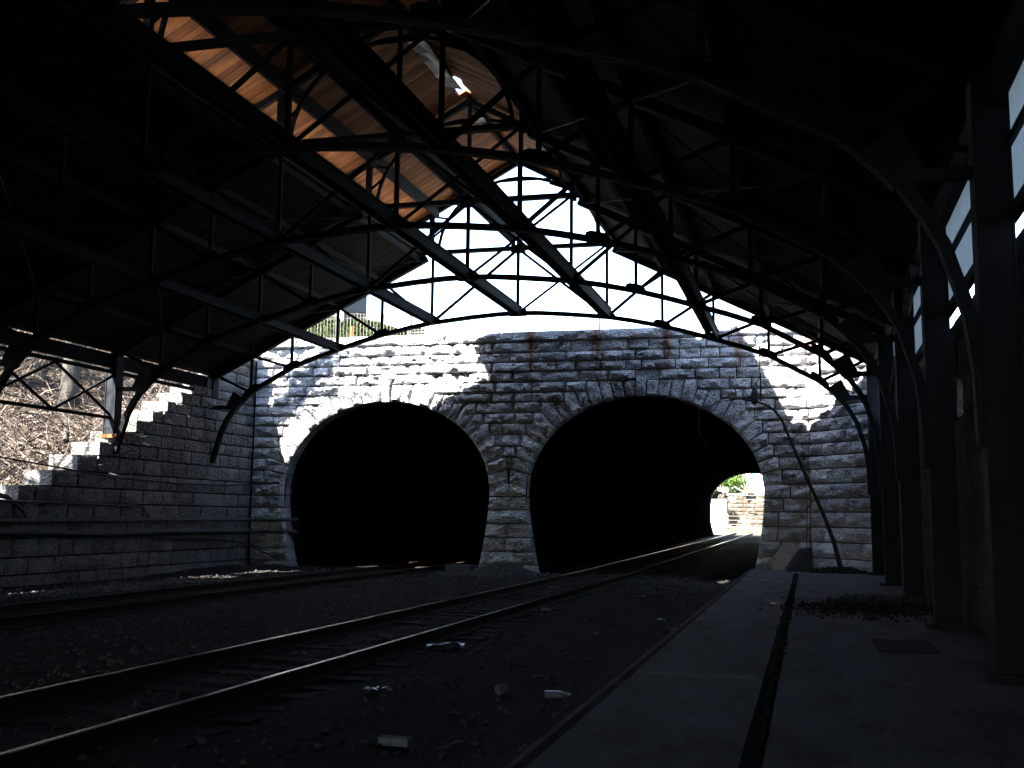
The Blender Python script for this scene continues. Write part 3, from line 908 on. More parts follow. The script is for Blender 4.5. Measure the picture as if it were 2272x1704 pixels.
# longitudinal girders laid on the bottom chords
for u, z, d in ((0, 7.36, 0.22), (-2.57, 7.18, 0.2), (2.57, 7.2, 0.26), (-5.5, 6.46, 0.18), (5.5, 6.48, 0.22)):
    y1 = TY[0] + SKEW * u
    g1 = along("longitudinal_girder", u - 0.10, z, 0.05, d, YB, y1, M['steel_old'])
    g2 = along("longitudinal_girder", u + 0.10, z, 0.05, d, YB, y1, M['steel_old'])
    along("girder_plate", u, z + d / 2 + 0.012, 0.30, 0.02, YB, y1, M['steel_old'])
for u in (2.95, 4.11, 5.5, 6.95, 8.25):
    for s_ in (-1, 1):
        along("purlin", s_ * u, low_z(u) - 0.085, 0.09, 0.14, YB, TY[0] + SKEW * s_ * u + 0.05, M['steel_old'])
for u in (1.75, 3.3):
    for s_ in (-1, 1): along("purlin", s_ * u, up_z(u) - 0.075, 0.08, 0.11, YB, TY[0] + SKEW * s_ * u + 0.05, M['steel_old'])
for s_ in (-1, 1): along("monitor_head_beam", s_ * 2.42, up_z(2.42) - 0.20, 0.07, 0.36, YB, Y_END - 0.1 + SKEW * s_ * 2.4, M['steel_old'])
for dx in (-0.11, 0.11): along("longitudinal_girder", dx, 9.42, 0.05, 0.28, YB, TY[0], M['steel_old'])
along("monitor_sill", -2.93, 9.42, 0.05, 0.56, YB, Y_END - 0.15, M['boards_low'])
along("monitor_light_stop", 2.93, 9.74, 0.05, 1.2, YB, 21.0, M['boards_low'])  # closure added to cut the daylight reaching the upper roof boards
along("monitor_sill", 2.93, 9.36, 0.05, 0.44, 21.0, Y_END, M['boards_low'])
along("ridge_beam", 0, UP_Z - 0.14, 0.10, 0.18, YB, 22.2, M['steel_old'])
along("ridge_beam", 0, UP_Z - 0.14, 0.10, 0.18, 23.6, TY[0] + 0.05, M['steel_old'])
# eave beams and the braced side girder over the retaining wall
for s_ in (-1, 1):
    along("eave_beam", s_ * 9.62, EAVE_Z - 0.30, 0.12, 0.36, YB, TY[0] + SKEW * s_ * 9.6, M['steel_old'])
side_g = empty("side_girder", (XC - 9.5, 15, 4), parent=shed)
def sg_z(y): return 4.05
mb = MB(); mb.bar((XC - 9.55, -10, 5.18), (XC - 9.55, TY[0], 5.18), 0.08, 0.09); mb.build("girder_chord", M['steel_old'], side_g)
mb = MB(); mb.bar((XC - 9.55, -10, 3.98), (XC - 9.55, TY[1] - 0.35, 3.98), 0.08, 0.08); mb.build("girder_chord", M['steel_old'], side_g)
for b in range(1, 6):
    ya, yb = TY[b] - 0.36, TY[b + 1] - 0.36
    ym = (ya + yb) / 2
    for (p, q) in ((ya, ym), (ym, yb)):
        for (z0, z1) in ((4.0, 5.16), (5.16, 4.0)):
            mb = MB(); mb.bar((XC - 9.55 + (0.03 if z0 > 5 else -0.03), p, z0), (XC - 9.55 + (0.03 if z0 > 5 else -0.03), q, z1), 0.05, 0.06); mb.build("lattice_brace", M['steel_old'], side_g)
# thin cross rods and sagging wires under the roof
for b in range(0, 6):
    ya, yb = TY[b], TY[b + 1]
    for s_ in (-1, 1):
        for (ua, ub_) in ((8.25, 5.5), (5.5, 8.25), (2.75, 5.5)):
            mb = MB()
            p = Vector((XC + s_ * ua, ya + SKEW * s_ * ua, low_z(ua) - 0.22)); q = Vector((XC + s_ * ub_, yb + SKEW * s_ * ub_, low_z(ub_) - 0.22))
            mb.bar(p, q, 0.03, 0.03); mb.build("tie_rod", M['steel'], shed)
# knee struts from the side columns up to the roof, platform side
for b in range(1, 6):
    y0 = TY[b]
    for dy in (2.3,):
        mb = MB(); c0 = Vector((XC + 9.5, y0 + 0.36, 4.9)); mb.bar(c0 + Vector((0.05, 0, 0)), (XC + 7.2, y0 + 0.36 + dy, low_z(7.2) - 0.2), 0.05, 0.07); mb.build("knee_strut", M['steel'], shed)

# boarded decks
def y_end(u): return Y_END + SKEW * u
def deck(name, u0, u1, zf, mat, y0, y1, w=0.11, skip=None, cat_label=None):
    mb = MB(); rg = random.Random(int((u0 + 20) * 10))
    y = y0
    while y < y1:
        a, b = y + 0.004, y + w - 0.004
        j = rg.uniform(-0.004, 0.004)
        segs = [(u0, u1)]
        if skip: segs = skip(u0, u1, a)
        for (s0, s1) in segs:
            vs = []
            for (u, yy) in ((s0, a), (s1, a), (s1, b), (s0, b)):
                vs.append((XC + u, min(yy, y1) + SKEW * u * (1 if y > 5 else 0), zf(u) + j))
            vs += [(p[0], p[1], p[2] + 0.025) for p in vs]
            mb.add(vs, [(0, 1, 2, 3), (7, 6, 5, 4), (0, 4, 5, 1), (1, 5, 6, 2), (2, 6, 7, 3), (3, 7, 4, 0)])
        y += w
    o = mb.build(name, mat, shed); tag(o, kind="stuff"); return o
def ridge_gap(u0, u1, y):
    g0, g1 = 22.45, 23.35
    if g0 < y < g1:
        k = 0.16 + 0.05 * math.sin(y * 9)
        return [(u0, -k)] if u0 < -0.1 else [(k * 0.7, u1)]
    return [(u0, u1)]
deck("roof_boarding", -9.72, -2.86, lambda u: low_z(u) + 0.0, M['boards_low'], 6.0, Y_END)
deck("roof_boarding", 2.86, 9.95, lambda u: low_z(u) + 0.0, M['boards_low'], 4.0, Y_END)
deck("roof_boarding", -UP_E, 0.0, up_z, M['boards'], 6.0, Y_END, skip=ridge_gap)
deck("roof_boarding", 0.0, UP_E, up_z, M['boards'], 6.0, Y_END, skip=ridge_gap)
def cover(name, u0, u1, zf, ys, mat=None):
    mb = MB()
    for (a, b, s0, s1) in ys:
        lo = [(XC + u, y + SKEW * u, zf(u) + 0.04) for (u, y) in ((s0, a), (s1, a), (s1, b), (s0, b))]
        hi = [(p[0], p[1], p[2] + 0.05) for p in lo]
        mb.add(lo + hi, [(3, 2, 1, 0), (4, 5, 6, 7), (0, 1, 5, 4), (1, 2, 6, 5), (2, 3, 7, 6), (3, 0, 4, 7)])
    return mb.build(name, mat or M['roofing'], shed)
cover("roof_covering", -9.74, -2.84, low_z, [(YB, Y_END + 0.03, -9.74, -2.84)])
cover("roof_covering", 2.84, 10.0, low_z, [(YB, Y_END + 0.03, 2.84, 10.0)])
cover("roof_covering", -UP_E, 0, up_z, [(YB, 22.4, -UP_E, 0.0), (22.4, 23.4, -UP_E, -0.2), (23.4, Y_END + 0.03, -UP_E, 0.0)])
cover("roof_covering", 0, UP_E, up_z, [(YB, 22.4, 0.0, UP_E), (22.4, 23.4, 0.14, UP_E), (23.4, Y_END + 0.03, 0.0, UP_E)])
# torn ridge flashing hanging at the gap
mb = MB()
vs = []; fs = []
for i in range(9):
    y = 19.8 + i * 0.34
    for j in range(4):
        vs.append((XC - 0.12 + 0.12 * j + 0.03 * noise.noise(Vector((i, j, 1))), y, UP_Z - 0.30 + 0.10 * noise.noise(Vector((i * .7, j * 1.3, 4))) - 0.05 * abs(j - 1.5)))
for i in range(8):
    for j in range(3): a = i * 4 + j; fs.append((a, a + 1, a + 5, a + 4))
mb.add(vs, fs); mb.build("torn_ridge_flashing", M['galv'], shed)
# fascia boards at the far end
for s_ in (-1, 1):
    mb = MB(); mb.bar((XC + s_ * 9.75, y_end(s_ * 9.75) + 0.06, low_z(9.75) + 0.02), (XC + s_ * 2.85, y_end(s_ * 2.85) + 0.06, low_z(2.85) + 0.02), 0.04, 0.14); mb.build("fascia_board", M['oldwood'], shed)
    mb = MB(); mb.bar((XC + s_ * 3.5, y_end(s_ * 3.5) + 0.06, up_z(3.5) - 0.02), (XC, y_end(0) + 0.06, up_z(0) - 0.02), 0.04, 0.14); mb.build("fascia_board", M['oldwood'], shed)
# unseen block added on the far platform-side slope to shape the portal's shadow
mb = MB()
def caster_pts(t, y): return [(XC + u - 0.0, y, z) for (u, z) in t]
sec_ = [(3.2, 9.0), (5.35, 7.95), (5.35, 8.95), (4.3, 10.9), (3.2, 10.6)]
a = [Vector((XC + u, 24.6 + SKEW * u, z)) for u, z in sec_]; b = [Vector((XC + u, Y_END - 0.2 + SKEW * u, z)) for u, z in sec_]
k = len(sec_)
mb.add(a + b, [tuple(range(k)), tuple(range(2 * k - 1, k - 1, -1))] + [(j, j + k, (j + 1) % k + k, (j + 1) % k) for j in range(k)])
mb.build("portal_shadow_caster", M['roofing'], shed)
# corrugated translucent side panels above the platform wall
pan0 = None
XPAN = XC + 9.80
y = -6.0
while y < 28.0:
    mb = MB(); vs = []; fs = []
    wv = 0.84; k = 12
    for j, z in enumerate((4.32, 5.62)):
        for i in range(k + 1):
            vs.append((XPAN + 0.018 * (1 if i % 2 else -1), y + wv * i / k, z))
    for i in range(k): fs.append((i, i + 1, i + k + 2, i + k + 1))
    mb.add(vs, fs)
    if pan0 is None: pan0 = mb.build("side_panel", M['panel'], shed); py = y
    else: linked(pan0, "side_panel", Vector((wloc(pan0).x, wloc(pan0).y + (y - py), wloc(pan0).z)), shed)
    y += wv + 0.012
along("panel_rail", 9.74, 4.30, 0.08, 0.12, -8, 28.2, M['steel'])
along("panel_rail", 9.72, 4.95, 0.05, 0.07, -8, 28.2, M['steel'])
mb = MB(); mb.tube([(1.78, 24.5, 3.9), (1.78, 24.2, 4.1), (1.72, 18.3, 5.35), (1.70, 17.8, 5.5)], 0.07, 8); mb.build("downpipe", M['pipe'], shed)

# ------------------------------------------------------------------ platform-side wall and station block
swall = empty("side_wall", (2.0, 15, 0.1), "dim stone wall behind the steel columns along the platform", "wall")
ZS = [0.16, 0.72, 1.26, 1.82, 2.36, 2.92, 3.44, 3.96, 4.26]
for k in range(len(ZS) - 1):
    rng = random.Random(700 + k)
    for (a, b) in fill(6.0, 28.9, rng, 0.9, 1.9):
        if 14.95 < (a + b) / 2 < 16.2 and 2.9 < ZS[k] < 3.5 and b - a < 2.0:
            a2 = max(a, 15.35)
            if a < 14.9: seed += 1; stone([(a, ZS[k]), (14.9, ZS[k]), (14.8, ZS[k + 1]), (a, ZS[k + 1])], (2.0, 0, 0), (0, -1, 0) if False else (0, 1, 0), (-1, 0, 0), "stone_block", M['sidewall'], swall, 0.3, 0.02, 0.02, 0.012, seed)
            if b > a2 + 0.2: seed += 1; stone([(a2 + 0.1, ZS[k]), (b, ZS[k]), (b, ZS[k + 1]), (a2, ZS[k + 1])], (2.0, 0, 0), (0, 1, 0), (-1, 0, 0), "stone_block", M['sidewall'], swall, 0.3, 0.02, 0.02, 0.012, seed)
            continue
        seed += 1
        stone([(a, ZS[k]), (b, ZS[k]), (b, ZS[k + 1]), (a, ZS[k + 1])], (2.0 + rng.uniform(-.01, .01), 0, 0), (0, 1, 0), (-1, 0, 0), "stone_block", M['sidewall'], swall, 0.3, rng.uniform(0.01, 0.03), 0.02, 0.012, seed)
mb = MB(); mb.box(2.03, 2.28, -95, 14.6, -0.5, 4.25); mb.box(2.03, 2.28, 15.55, 28.9, -0.5, 4.25); mb.box(2.03, 2.28, 14.6, 15.55, -0.5, 2.95); mb.box(2.03, 2.28, 14.6, 15.55, 3.5, 4.25)
mb.build("mortar_core", M['mortar'], swall)

# ------------------------------------------------------------------ fence on the portal
YF = 31.0
def on_top(u, dy=0.0): return P_ORG + P_U * u - P_N * (0.28 + dy)
fence = empty("mesh_fence", on_top(-0.2) + Vector((0, 0, 7.1)), "tall pale wire mesh fence standing along the portal coping", "fence")
posts_x = [-12.2, -10.2, -8.1, -6.03, -3.96, -1.89, 0.0]
for px_ in posts_x:
    p = on_top((px_ - XC) / _c)
    mb = MB(); mb.tube([p + Vector((0, 0, 7.0)), p + Vector((0, 0, 8.95))], 0.022, 6); mb.build("post", M['galv'], fence)
a = on_top((posts_x[0] - XC)); b = on_top(UR)
for z in (7.36, 8.18, 8.92):
    mb = MB(); mb.tube([a + Vector((0, 0, z)), b + Vector((0, 0, z))], 0.010, 5); mb.build("rail", M['galv'], fence)
mb = MB()
L_ = (b - a).length; dr = (b - a).normalized()
k = 0
while k * 0.11 < L_:
    p = a + dr * (k * 0.11); mb.bar(p + Vector((0, 0, 7.24)), p + Vector((0, 0, 8.9)), 0.005, 0.005, (0, 1, 0)); k += 1
for i in range(12):
    z = 7.3 + i * 0.14
    mb.bar(a + Vector((0, 0, z)), b + Vector((0, 0, z)), 0.005, 0.005)
tag(mb.build("wire_mesh", M['galv'], fence), kind="stuff")
pf = empty("picket_fence", on_top(-6.8) + Vector((0, 0, 7.1)), "iron picket fence in front of the green hedge", "fence")
pick0 = None
ua, ub2 = -9.3, -4.3
nP = int((ub2 - ua) / 0.115)
for i in range(nP + 1):
    u = ua + i * 0.115
    p = on_top(u)
    if pick0 is None:
        mb = MB(); mb.box(p.x - 0.008, p.x + 0.008, p.y - 0.008, p.y + 0.008, 7.14, 7.98)
        mb.add([(p.x - .008, p.y - .008, 7.98), (p.x + .008, p.y - .008, 7.98), (p.x + .008, p.y + .008, 7.98), (p.x - .008, p.y + .008, 7.98), (p.x, p.y, 8.04)], [(0, 1, 4), (1, 2, 4), (2, 3, 4), (3, 0, 4)])
        pick0 = mb.build("picket", M['picket'], pf); zc_ = wloc(pick0).z
    else: linked(pick0, "picket", Vector((p.x, p.y, zc_)), pf)
for z in (7.26, 7.90):
    mb = MB(); mb.bar(on_top(ua) + Vector((0, 0, z)) - P_N * 0.018, on_top(ub2) + Vector((0, 0, z)) - P_N * 0.018, 0.015, 0.03); mb.build("rail", M['iron'], pf)
for u in (ua - 0.06, -6.8, ub2 + 0.06):
    p = on_top(u); mb = MB(); mb.box(p.x - 0.03, p.x + 0.03, p.y - 0.03, p.y + 0.03, 7.05, 8.12); mb.build("post", M['iron'], pf)
cone = empty("traffic_cone", (-14.42, 31.4, 6.95), "small orange traffic cone behind the iron pickets", "traffic cone")
mb = MB(); mb.box(-14.6, -14.24, 31.22, 31.58, 6.95, 6.99); mb.build("base", M['black'], cone)
mb = MB(); mb.tube([(-14.42, 31.4, 6.99), (-14.42, 31.4, 7.75)], [0.14, 0.03], 12); mb.build("cone_body", M['cone'], cone)

# leaves helper
def leaf_cloud(mb, n, fn, size, rg):
    for i in range(n):
        p = Vector(fn(rg))
        d = Vector((rg.uniform(-1, 1), rg.uniform(-1, 1), rg.uniform(-1, 1))).normalized()
        e = d.cross(Vector((rg.uniform(-1, 1), rg.uniform(-1, 1), rg.uniform(-1, 1)))).normalized()
        s = size * rg.uniform(.6, 1.3)
        mb.add([p - d * s, p + e * s * 0.5, p + d * s, p - e * s * 0.5], [(0, 1, 2, 3)])
rg = random.Random(21)
hedge = empty("hedge", (-15, 32.6, 6.95), "clipped green hedge behind the iron picket fence", "hedge")
mb = MB()
def hf(rg):
    x = rg.uniform(-18.0, -12.3)
    h = 1.30 - max(0, (x + 15.6)) * 0.17 + 0.08 * math.sin(x * 3)
    return (x, 32.6 + rg.uniform(-0.45, 0.45), 6.95 + h * (1 - rg.random() ** 2.2) + rg.uniform(-.04, .05))
leaf_cloud(mb, 11000, hf, 0.055, rg); mb.build("foliage", M['green'], hedge)
mb = MB()
for i in range(19):
    x = -18 + i * 0.3; h = 1.12 - max(0, (x + 15.6)) * 0.17
    mb.box(x, x + 0.3, 32.35, 32.9, 6.9, 6.95 + max(0.25, h))
mb.build("inner_foliage", M['green'], hedge)
mb = MB()
for i in range(18):
    x = -17.9 + i * 0.32
    mb.tube([(x, 32.6, 6.9), (x + rg.uniform(-.1, .1), 32.6, 7.5)], 0.02, 5)
mb.build("stem", M['bark'], hedge)

# ------------------------------------------------------------------ buildings beyond the portal
bh = empty("brick_building", (-21.75, 46, 6.95), "red brick building beyond the hedge", "building")
BX1 = -21.75
mb = MB(); mb.box(-36, BX1, 46, 54, 6.9, 17.5); mb.build("wall", M['brick'], bh)
mb = MB(); mb.box(-36.2, BX1 + 0.2, 45.8, 54.2, 17.5, 17.8); mb.build("roof", M['roofing'], bh)
for wx in (-22.25, -24.6, -27.0, -29.4):
    for wz in (8.3, 11.15, 13.9):
        w_ = MB(); w_.box(wx - 0.24, wx + 0.24, 45.93, 46.02, wz, wz + 0.75)
        wo = w_.build("window", M['frame'], bh)
        w_ = MB(); w_.box(wx - 0.20, wx + 0.20, 45.90, 45.935, wz + 0.04, wz + 0.71); w_.build("pane", M['glass'], wo)
mb = MB(); mb.box(BX1 - 0.02, BX1 + 0.13, 45.9, 46.2, 6.9, 17.4); mb.build("corner_pilaster", M['white'], bh)
bh.rotation_euler.z = R(28)
gb = empty("glass_building", (-24.8, 56, 6.95), "dark glazed modern building with an overhanging upper floor", "building")
def pane_grid(x0, x1, z0, z1, yf, nx, nz):
    for i in range(nx):
        for j in range(nz):
            mb = MB(); w_ = (x1 - x0) / nx; h_ = (z1 - z0) / nz
            mb.box(x0 + i * w_ + 0.03, x0 + (i + 1) * w_ - 0.03, yf - 0.03, yf, z0 + j * h_ + 0.03, z0 + (j + 1) * h_ - 0.03); mb.build("pane", M['glass'], gb)
mb = MB(); mb.box(-33, -24.8, 56, 62, 13.3, 18); mb.build("upper_storey", M['pipe'], gb)
mb = MB(); mb.box(-33, -25.7, 56.05, 62, 6.9, 13.3); mb.build("lower_storey", M['pipe'], gb)
pane_grid(-27.6, -24.85, 13.4, 17.8, 56, 5, 5)
pane_grid(-27.6, -25.75, 8.0, 13.2, 56.05, 4, 6)
gb.rotation_euler.z = R(27)

# ------------------------------------------------------------------ trees on the bank
def grow(mb, p, d, r, L, depth, rg, pts_out=None):
    n = 5
    pts = [Vector(p)]; rr = [r]
    for i in range(n):
        d = (d + Vector((rg.uniform(-.16, .16), rg.uniform(-.16, .16), rg.uniform(-.05, .12)))).normalized()
        pts.append(pts[-1] + d * (L / n)); rr.append(r * (1 - 0.62 * (i + 1) / n))
    mb.tube(pts, rr, 7 if r > 0.08 else (5 if r > 0.02 else 3), False)
    if depth > 0:
        k = rg.randint(3, 4)
        for j in range(k):
            t = rg.uniform(0.35, 1.0); i = min(n - 1, int(t * n))
            q = pts[i].lerp(pts[i + 1], t * n - i)
            dd = (d + Vector((rg.uniform(-1, 1), rg.uniform(-1, 1), rg.uniform(-.2, .7))) * 0.85).normalized()
            grow(mb, q, dd, max(0.008, rr[i] * 0.55), L * rg.uniform(.5, .75), depth - 1, rg)
TREES = [(-20.9, 25.9, 0.27, 12.5, "stout grey bare tree trunk on the bank above the stepped wall", 0.02),
         (-23.6, 26.0, 0.12, 9, "slender bare tree leaning over on the brown bank", 0.30),
         (-22.4, 29.0, 0.13, 10, "straight bare tree high on the bank beside a thinner stem", 0.0),
         (-22.9, 29.9, 0.075, 8.5, "thin straight bare sapling near the top of the bank", 0.03),
         (-22.8, 24.9, 0.12, 9, "bare tree wrapped in twiggy brush on the bank", -0.08),
         (-25.5, 21.5, 0.16, 12, "tall bare tree set back among the brush", 0.05),
         (-22.3, 18.2, 0.14, 11, "bare tree rising from the gravelly lower bank", -0.04)]
for i, (x, y, r, h, lab, lean) in enumerate(TREES):
    rg = random.Random(40 + i)
    z = hill_z(x, y) - 0.15
    t = empty("bare_tree", (x, y, z), lab, "tree", "bare trees on the bank")
    mb = MB(); n = 8; pts = []; rr = []
    for j in range(n + 1):
        f = j / n
        pts.append(Vector((x + lean * h * f * 0.9 * f + 0.10 * noise.noise(Vector((j * .5, i, 0))), y + lean * h * f * 0.5 + 0.12 * noise.noise(Vector((j * .5, i, 9))), z + h * 0.55 * f)))
        rr.append(r * (1.45 if j == 0 else 1 - 0.45 * f))
    mb.tube(pts, rr, 9, True); mb.build("trunk", M['bark'], t, True)
    mb = MB()
    for j in range(7):
        q = pts[rg.randint(5, n)]
        a = rg.uniform(0, 6.28)
        grow(mb, q, Vector((math.cos(a) * .6, math.sin(a) * .6, 0.9)).normalized(), r * 0.5, h * 0.42, 3, rg)
    mb.build("crown", M['bark'], t)
# brush, fallen branches and leaf litter on the bank
rg = random.Random(77)
mb = MB()
for i in range(7000):
    x = XW - 0.5 - rg.random() ** 1.2 * 9.5; y = rg.uniform(15.5, 33)
    if rg.random() < 0.45: y = rg.uniform(19, 28)
    z = hill_z(x, y)
    d = Vector((rg.gauss(0, 1), rg.gauss(0, 1), rg.uniform(-.1, 1.0))).normalized()
    L = rg.uniform(0.25, 1.2)
    p = Vector((x, y, z - 0.02)); m1 = p + d * L * 0.5 + Vector((rg.uniform(-.1, .1), rg.uniform(-.1, .1), rg.uniform(-.03, .08))); q = p + d * L + Vector((0, 0, -0.1 * L))
    rr = rg.choice((0.004, 0.006, 0.009, 0.013, 0.02)); L *= 1.25
    mb.tube([p, m1, q], [rr, rr * .8, rr * .4], 3, False)
tag(mb.build("brushwood", M['twig']), "tangled dry brush and twigs covering the bank", "brush", None, "stuff")
mb = MB()
def lf(rg):
    x = XW - 0.35 - rg.random() ** 1.1 * 8.5; y = rg.uniform(16, 31)
    return (x, y, hill_z(x, y) + rg.uniform(0.0, 0.05))
n = N("dry_leaves"); n.color(n.ramp(n.noise(9, 3), [(0.3, (0.016, 0.012, 0.009)), (0.5, (0.06, 0.043, 0.032)), (0.72, (0.17, 0.14, 0.115))])).rough(0.9); M['dry'] = n.m
leaf_cloud(mb, 16000, lf, 0.055, rg)
tag(mb.build("fallen_leaves", M['dry']), "pale brown fallen leaves spread over the bank", "leaves", None, "stuff")
LOGS = [((-18.4, 21.0, 0.0), (-20.2, 22.4, 0.3), 0.05, "bent fallen branch lying across the lower bank"),
        ((-18.9, 23.4, 0.05), (-20.9, 25.4, 0.15), 0.06, "dark fallen log under the big trunk"),
        ((-18.6, 24.4, 0.02), (-19.8, 23.6, 0.35), 0.035, "forked dead branch near the column foot")]
for i, (a, b, r, lab) in enumerate(LOGS):
    A_, B_ = Vector(a), Vector(b); A_.z += hill_z(A_.x, A_.y) + 0.03; B_.z += hill_z(B_.x, B_.y) + 0.05
    mid = (A_ + B_) / 2 + Vector((0.1, 0.1, 0.12))
    lo = empty("fallen_branch", A_, lab, "branch", "fallen branches on the bank")
    mb = MB(); mb.tube([A_, A_.lerp(mid, .6), mid, B_], [r, r * .9, r * .75, r * .4], 7); mb.build("stem", M['bark'], lo)
    mb = MB(); mb.tube([mid, mid + Vector((0.25, 0.3, 0.25)), mid + Vector((0.4, 0.7, 0.3))], [r * .5, r * .35, r * .15], 5); mb.build("side_shoot", M['bark'], lo)
# out-of-view bushes added on the low bank to screen sun off the track bed
for i, (y, h, lab) in enumerate(((15.0, 7.2, "tall sun-screen bush added where the retaining wall runs low"), (11.6, 7.3, "dense sun-screen bush added on the bank, next to the tall one"), (8.6, 7.2, "rounded sun-screen bush added at the low end of the bank"), (5.4, 7.0, "sun-screen bush added beside the platform end of the bank"), (2.2, 7.1, "broad sun-screen bush added furthest along the bank from the tunnels"))):
    rg = random.Random(200 + i)
    t = empty("sun_screen_bush", (-18.4, y, 0.4), lab, "bush", "sun-screen bushes added on the bank")
    mb = MB()
    def tf(rg, y=y, h=h):
        a = rg.uniform(0, 6.28); r = rg.random() ** .5
        zz = rg.random()
        k = 1.0 if zz < 0.8 else math.sqrt(max(0, 1 - ((zz - .8) / .2) ** 2))
        return (-18.5 + 0.62 * r * k * math.cos(a), y + 1.75 * r * k * math.sin(a), 0.4 + (h - 0.4) * zz)
    leaf_cloud(mb, 8000, tf, 0.12, rg); mb.build("foliage", M['green'], t)
    mb = MB(); mb.tube([(-18.5, y, 0.2), (-18.5, y + .1, h * .6)], [0.09, 0.04], 6); mb.build("stem", M['bark'], t)
rg = random.Random(260)
ivt = empty("sun_screen_tree", (-19.8, 16.5, 1.2), "leafy sun-screen tree added over the low end of the retaining wall", "tree")  # out-of-view tree added to block sun from the gravel by the wall
mb = MB()
def ivf(rg):
    d = Vector((rg.gauss(0, 1), rg.gauss(0, 1), rg.gauss(0, 1))).normalized() * rg.random() ** 0.4
    return (-19.8 + 0.8 * d.x, 15.9 + 2.5 * d.y, 9.0 + 1.8 * d.z)
leaf_cloud(mb, 9000, ivf, 0.12, rg); mb.build("crown", M['green'], ivt)
mb = MB(); mb.tube([(-19.8, 16.5, 1.0), (-19.75, 16.45, 4), (-19.8, 16.4, 9)], [0.2, 0.15, 0.07], 8); mb.build("trunk", M['bark'], ivt)
# curved root over the wall head
mb = MB(); mb.tube([(-18.3, 18.6, 2.05), (-17.7, 19.2, 2.0), (-17.35, 19.7, 1.85), (-17.25, 20.1, 1.55), (-17.28, 20.35, 1.25)], [0.07, 0.075, 0.06, 0.045, 0.02], 7)
tag(mb.build("hanging_root", M['bark']), "thick curved root spilling over the low end of the wall", "root")

# ------------------------------------------------------------------ cables and pipes on the retaining wall
mb = MB(); mb.tube([(XW + 0.14, 12, 3.1), (XW + 0.14, 19.2, 2.73), (XW + 0.14, 21, 2.6), (XW + 0.15, 23.2, 2.43), (XW + 0.15, 26, 2.38), (XW + 0.15, 28.5, 2.40), (XW + 0.35, 30.2, 2.50), (XW + 1.1, 30.28, 2.55)], 0.022, 6)
tag(mb.build("sagging_cable", M['black']), "black cable sagging along the stepped retaining wall", "cable")
mb = MB(); mb.tube([(XW + 0.13, 8, 1.30), (XW + 0.13, 20, 1.33), (XW + 0.13, 26, 1.36), (XW + 0.14, 30.15, 1.37), (XW + 1.15, 30.28, 1.38), (XW + 1.45, 30.9, 1.38)], 0.055, 8)
tag(mb.build("wall_pipe", M['pipe']), "upper of two grimy pipes along the foot of the wall", "pipe")
mb = MB(); mb.tube([(XW + 0.15, 8, 1.1), (XW + 0.15, 19.4, 1.08), (XW + 0.15, 23.5, 1.0), (XW + 0.15, 26, 1.04), (XW + 0.15, 30.1, 1.02), (XW + 1.15, 30.26, 1.02), (XW + 1.45, 30.9, 1.0)], 0.065, 8)
tag(mb.build("wall_pipe", M['pipe']), "lower of two grimy pipes along the foot of the wall", "pipe")
mb = MB(); mb.tube([(XW + 0.09, 10, 1.78), (XW + 0.09, 19.3, 1.77), (XW + 0.09, 24.45, 1.72), (XW + 0.09, 24.62, 1.70), (XW + 0.09, 24.98, 1.38)], 0.03, 6)
tag(mb.build("conduit", M['pipe']), "thin conduit on the wall that elbows down to the pipes", "conduit")
mb = MB(); mb.tube([(XW + 0.12, 25.2, 0.98), (XW + 0.12, 25.6, 0.86), (XW + 0.12, 28, 0.78), (XW + 0.14, 29.4, 0.70), (XW + 0.5, 30.1, 0.45), (XW + 1.2, 30.2, 0.15)], 0.03, 6)
tag(mb.build("hose", M['black']), "dark hose drooping from the pipes into the debris", "hose")
# signal block by the pier
foot = MB(); foot.box(-10.4, -9.62, 29.7, 30.35, -0.4, 0.10); tag(foot.build("concrete_footing", M['concrete_dark']), "low concrete footing block beside the middle pier", "block")

# ------------------------------------------------------------------ leaning sapling, lamp, rubble by the wing wall
sap = empty("leaning_sapling", (0.77, 29.4, 0.16), "thin dark sapling arching over from the platform end", "sapling")
mb = MB(); sp = [(0.80, 29.35, 0.14), (0.62, 29.4, 0.95), (0.41, 29.42, 1.58), (0.18, 29.45, 2.15), (-0.04, 29.5, 2.68), (-0.25, 29.5, 3.2), (-0.43, 29.52, 3.67), (-0.66, 29.55, 4.27), (-0.85, 29.6, 4.53), (-1.07, 29.6, 4.68), (-1.38, 29.65, 4.80), (-1.85, 29.7, 4.88), (-2.4, 29.75, 4.8), (-2.9, 29.8, 4.6)]
mb.tube(sp, [0.075, 0.062, 0.056, 0.052, 0.048, 0.045, 0.042, 0.038, 0.036, 0.033, 0.028, 0.016, 0.012, 0.006], 7); mb.build("stem", M['darktwig'], sap)
mb = MB(); rg = random.Random(9)
for i in range(46):
    q = Vector(sp[rg.randint(5, 13)])
    d = Vector((rg.uniform(-1, 1), rg.uniform(-.3, .2), rg.uniform(-.3, 1))).normalized()
    L = rg.uniform(.3, 1.1)
    m1 = q + d * L * .5 + Vector((rg.uniform(-.1, .1), 0, rg.uniform(-.1, .1)))
    e = q + d * L + Vector((rg.uniform(-.2, .2), 0, rg.uniform(-.2, .1)))
    mb.tube([q, m1, e], [0.008, 0.006, 0.003], 3, False)
    for j in range(2):
        mb.tube([m1, m1 + Vector((rg.uniform(-.3, .3), rg.uniform(-.1, .1), rg.uniform(-.1, .35)))], [0.004, 0.002], 3, False)
mb.build("twig", M['darktwig'], sap)
mb = MB()
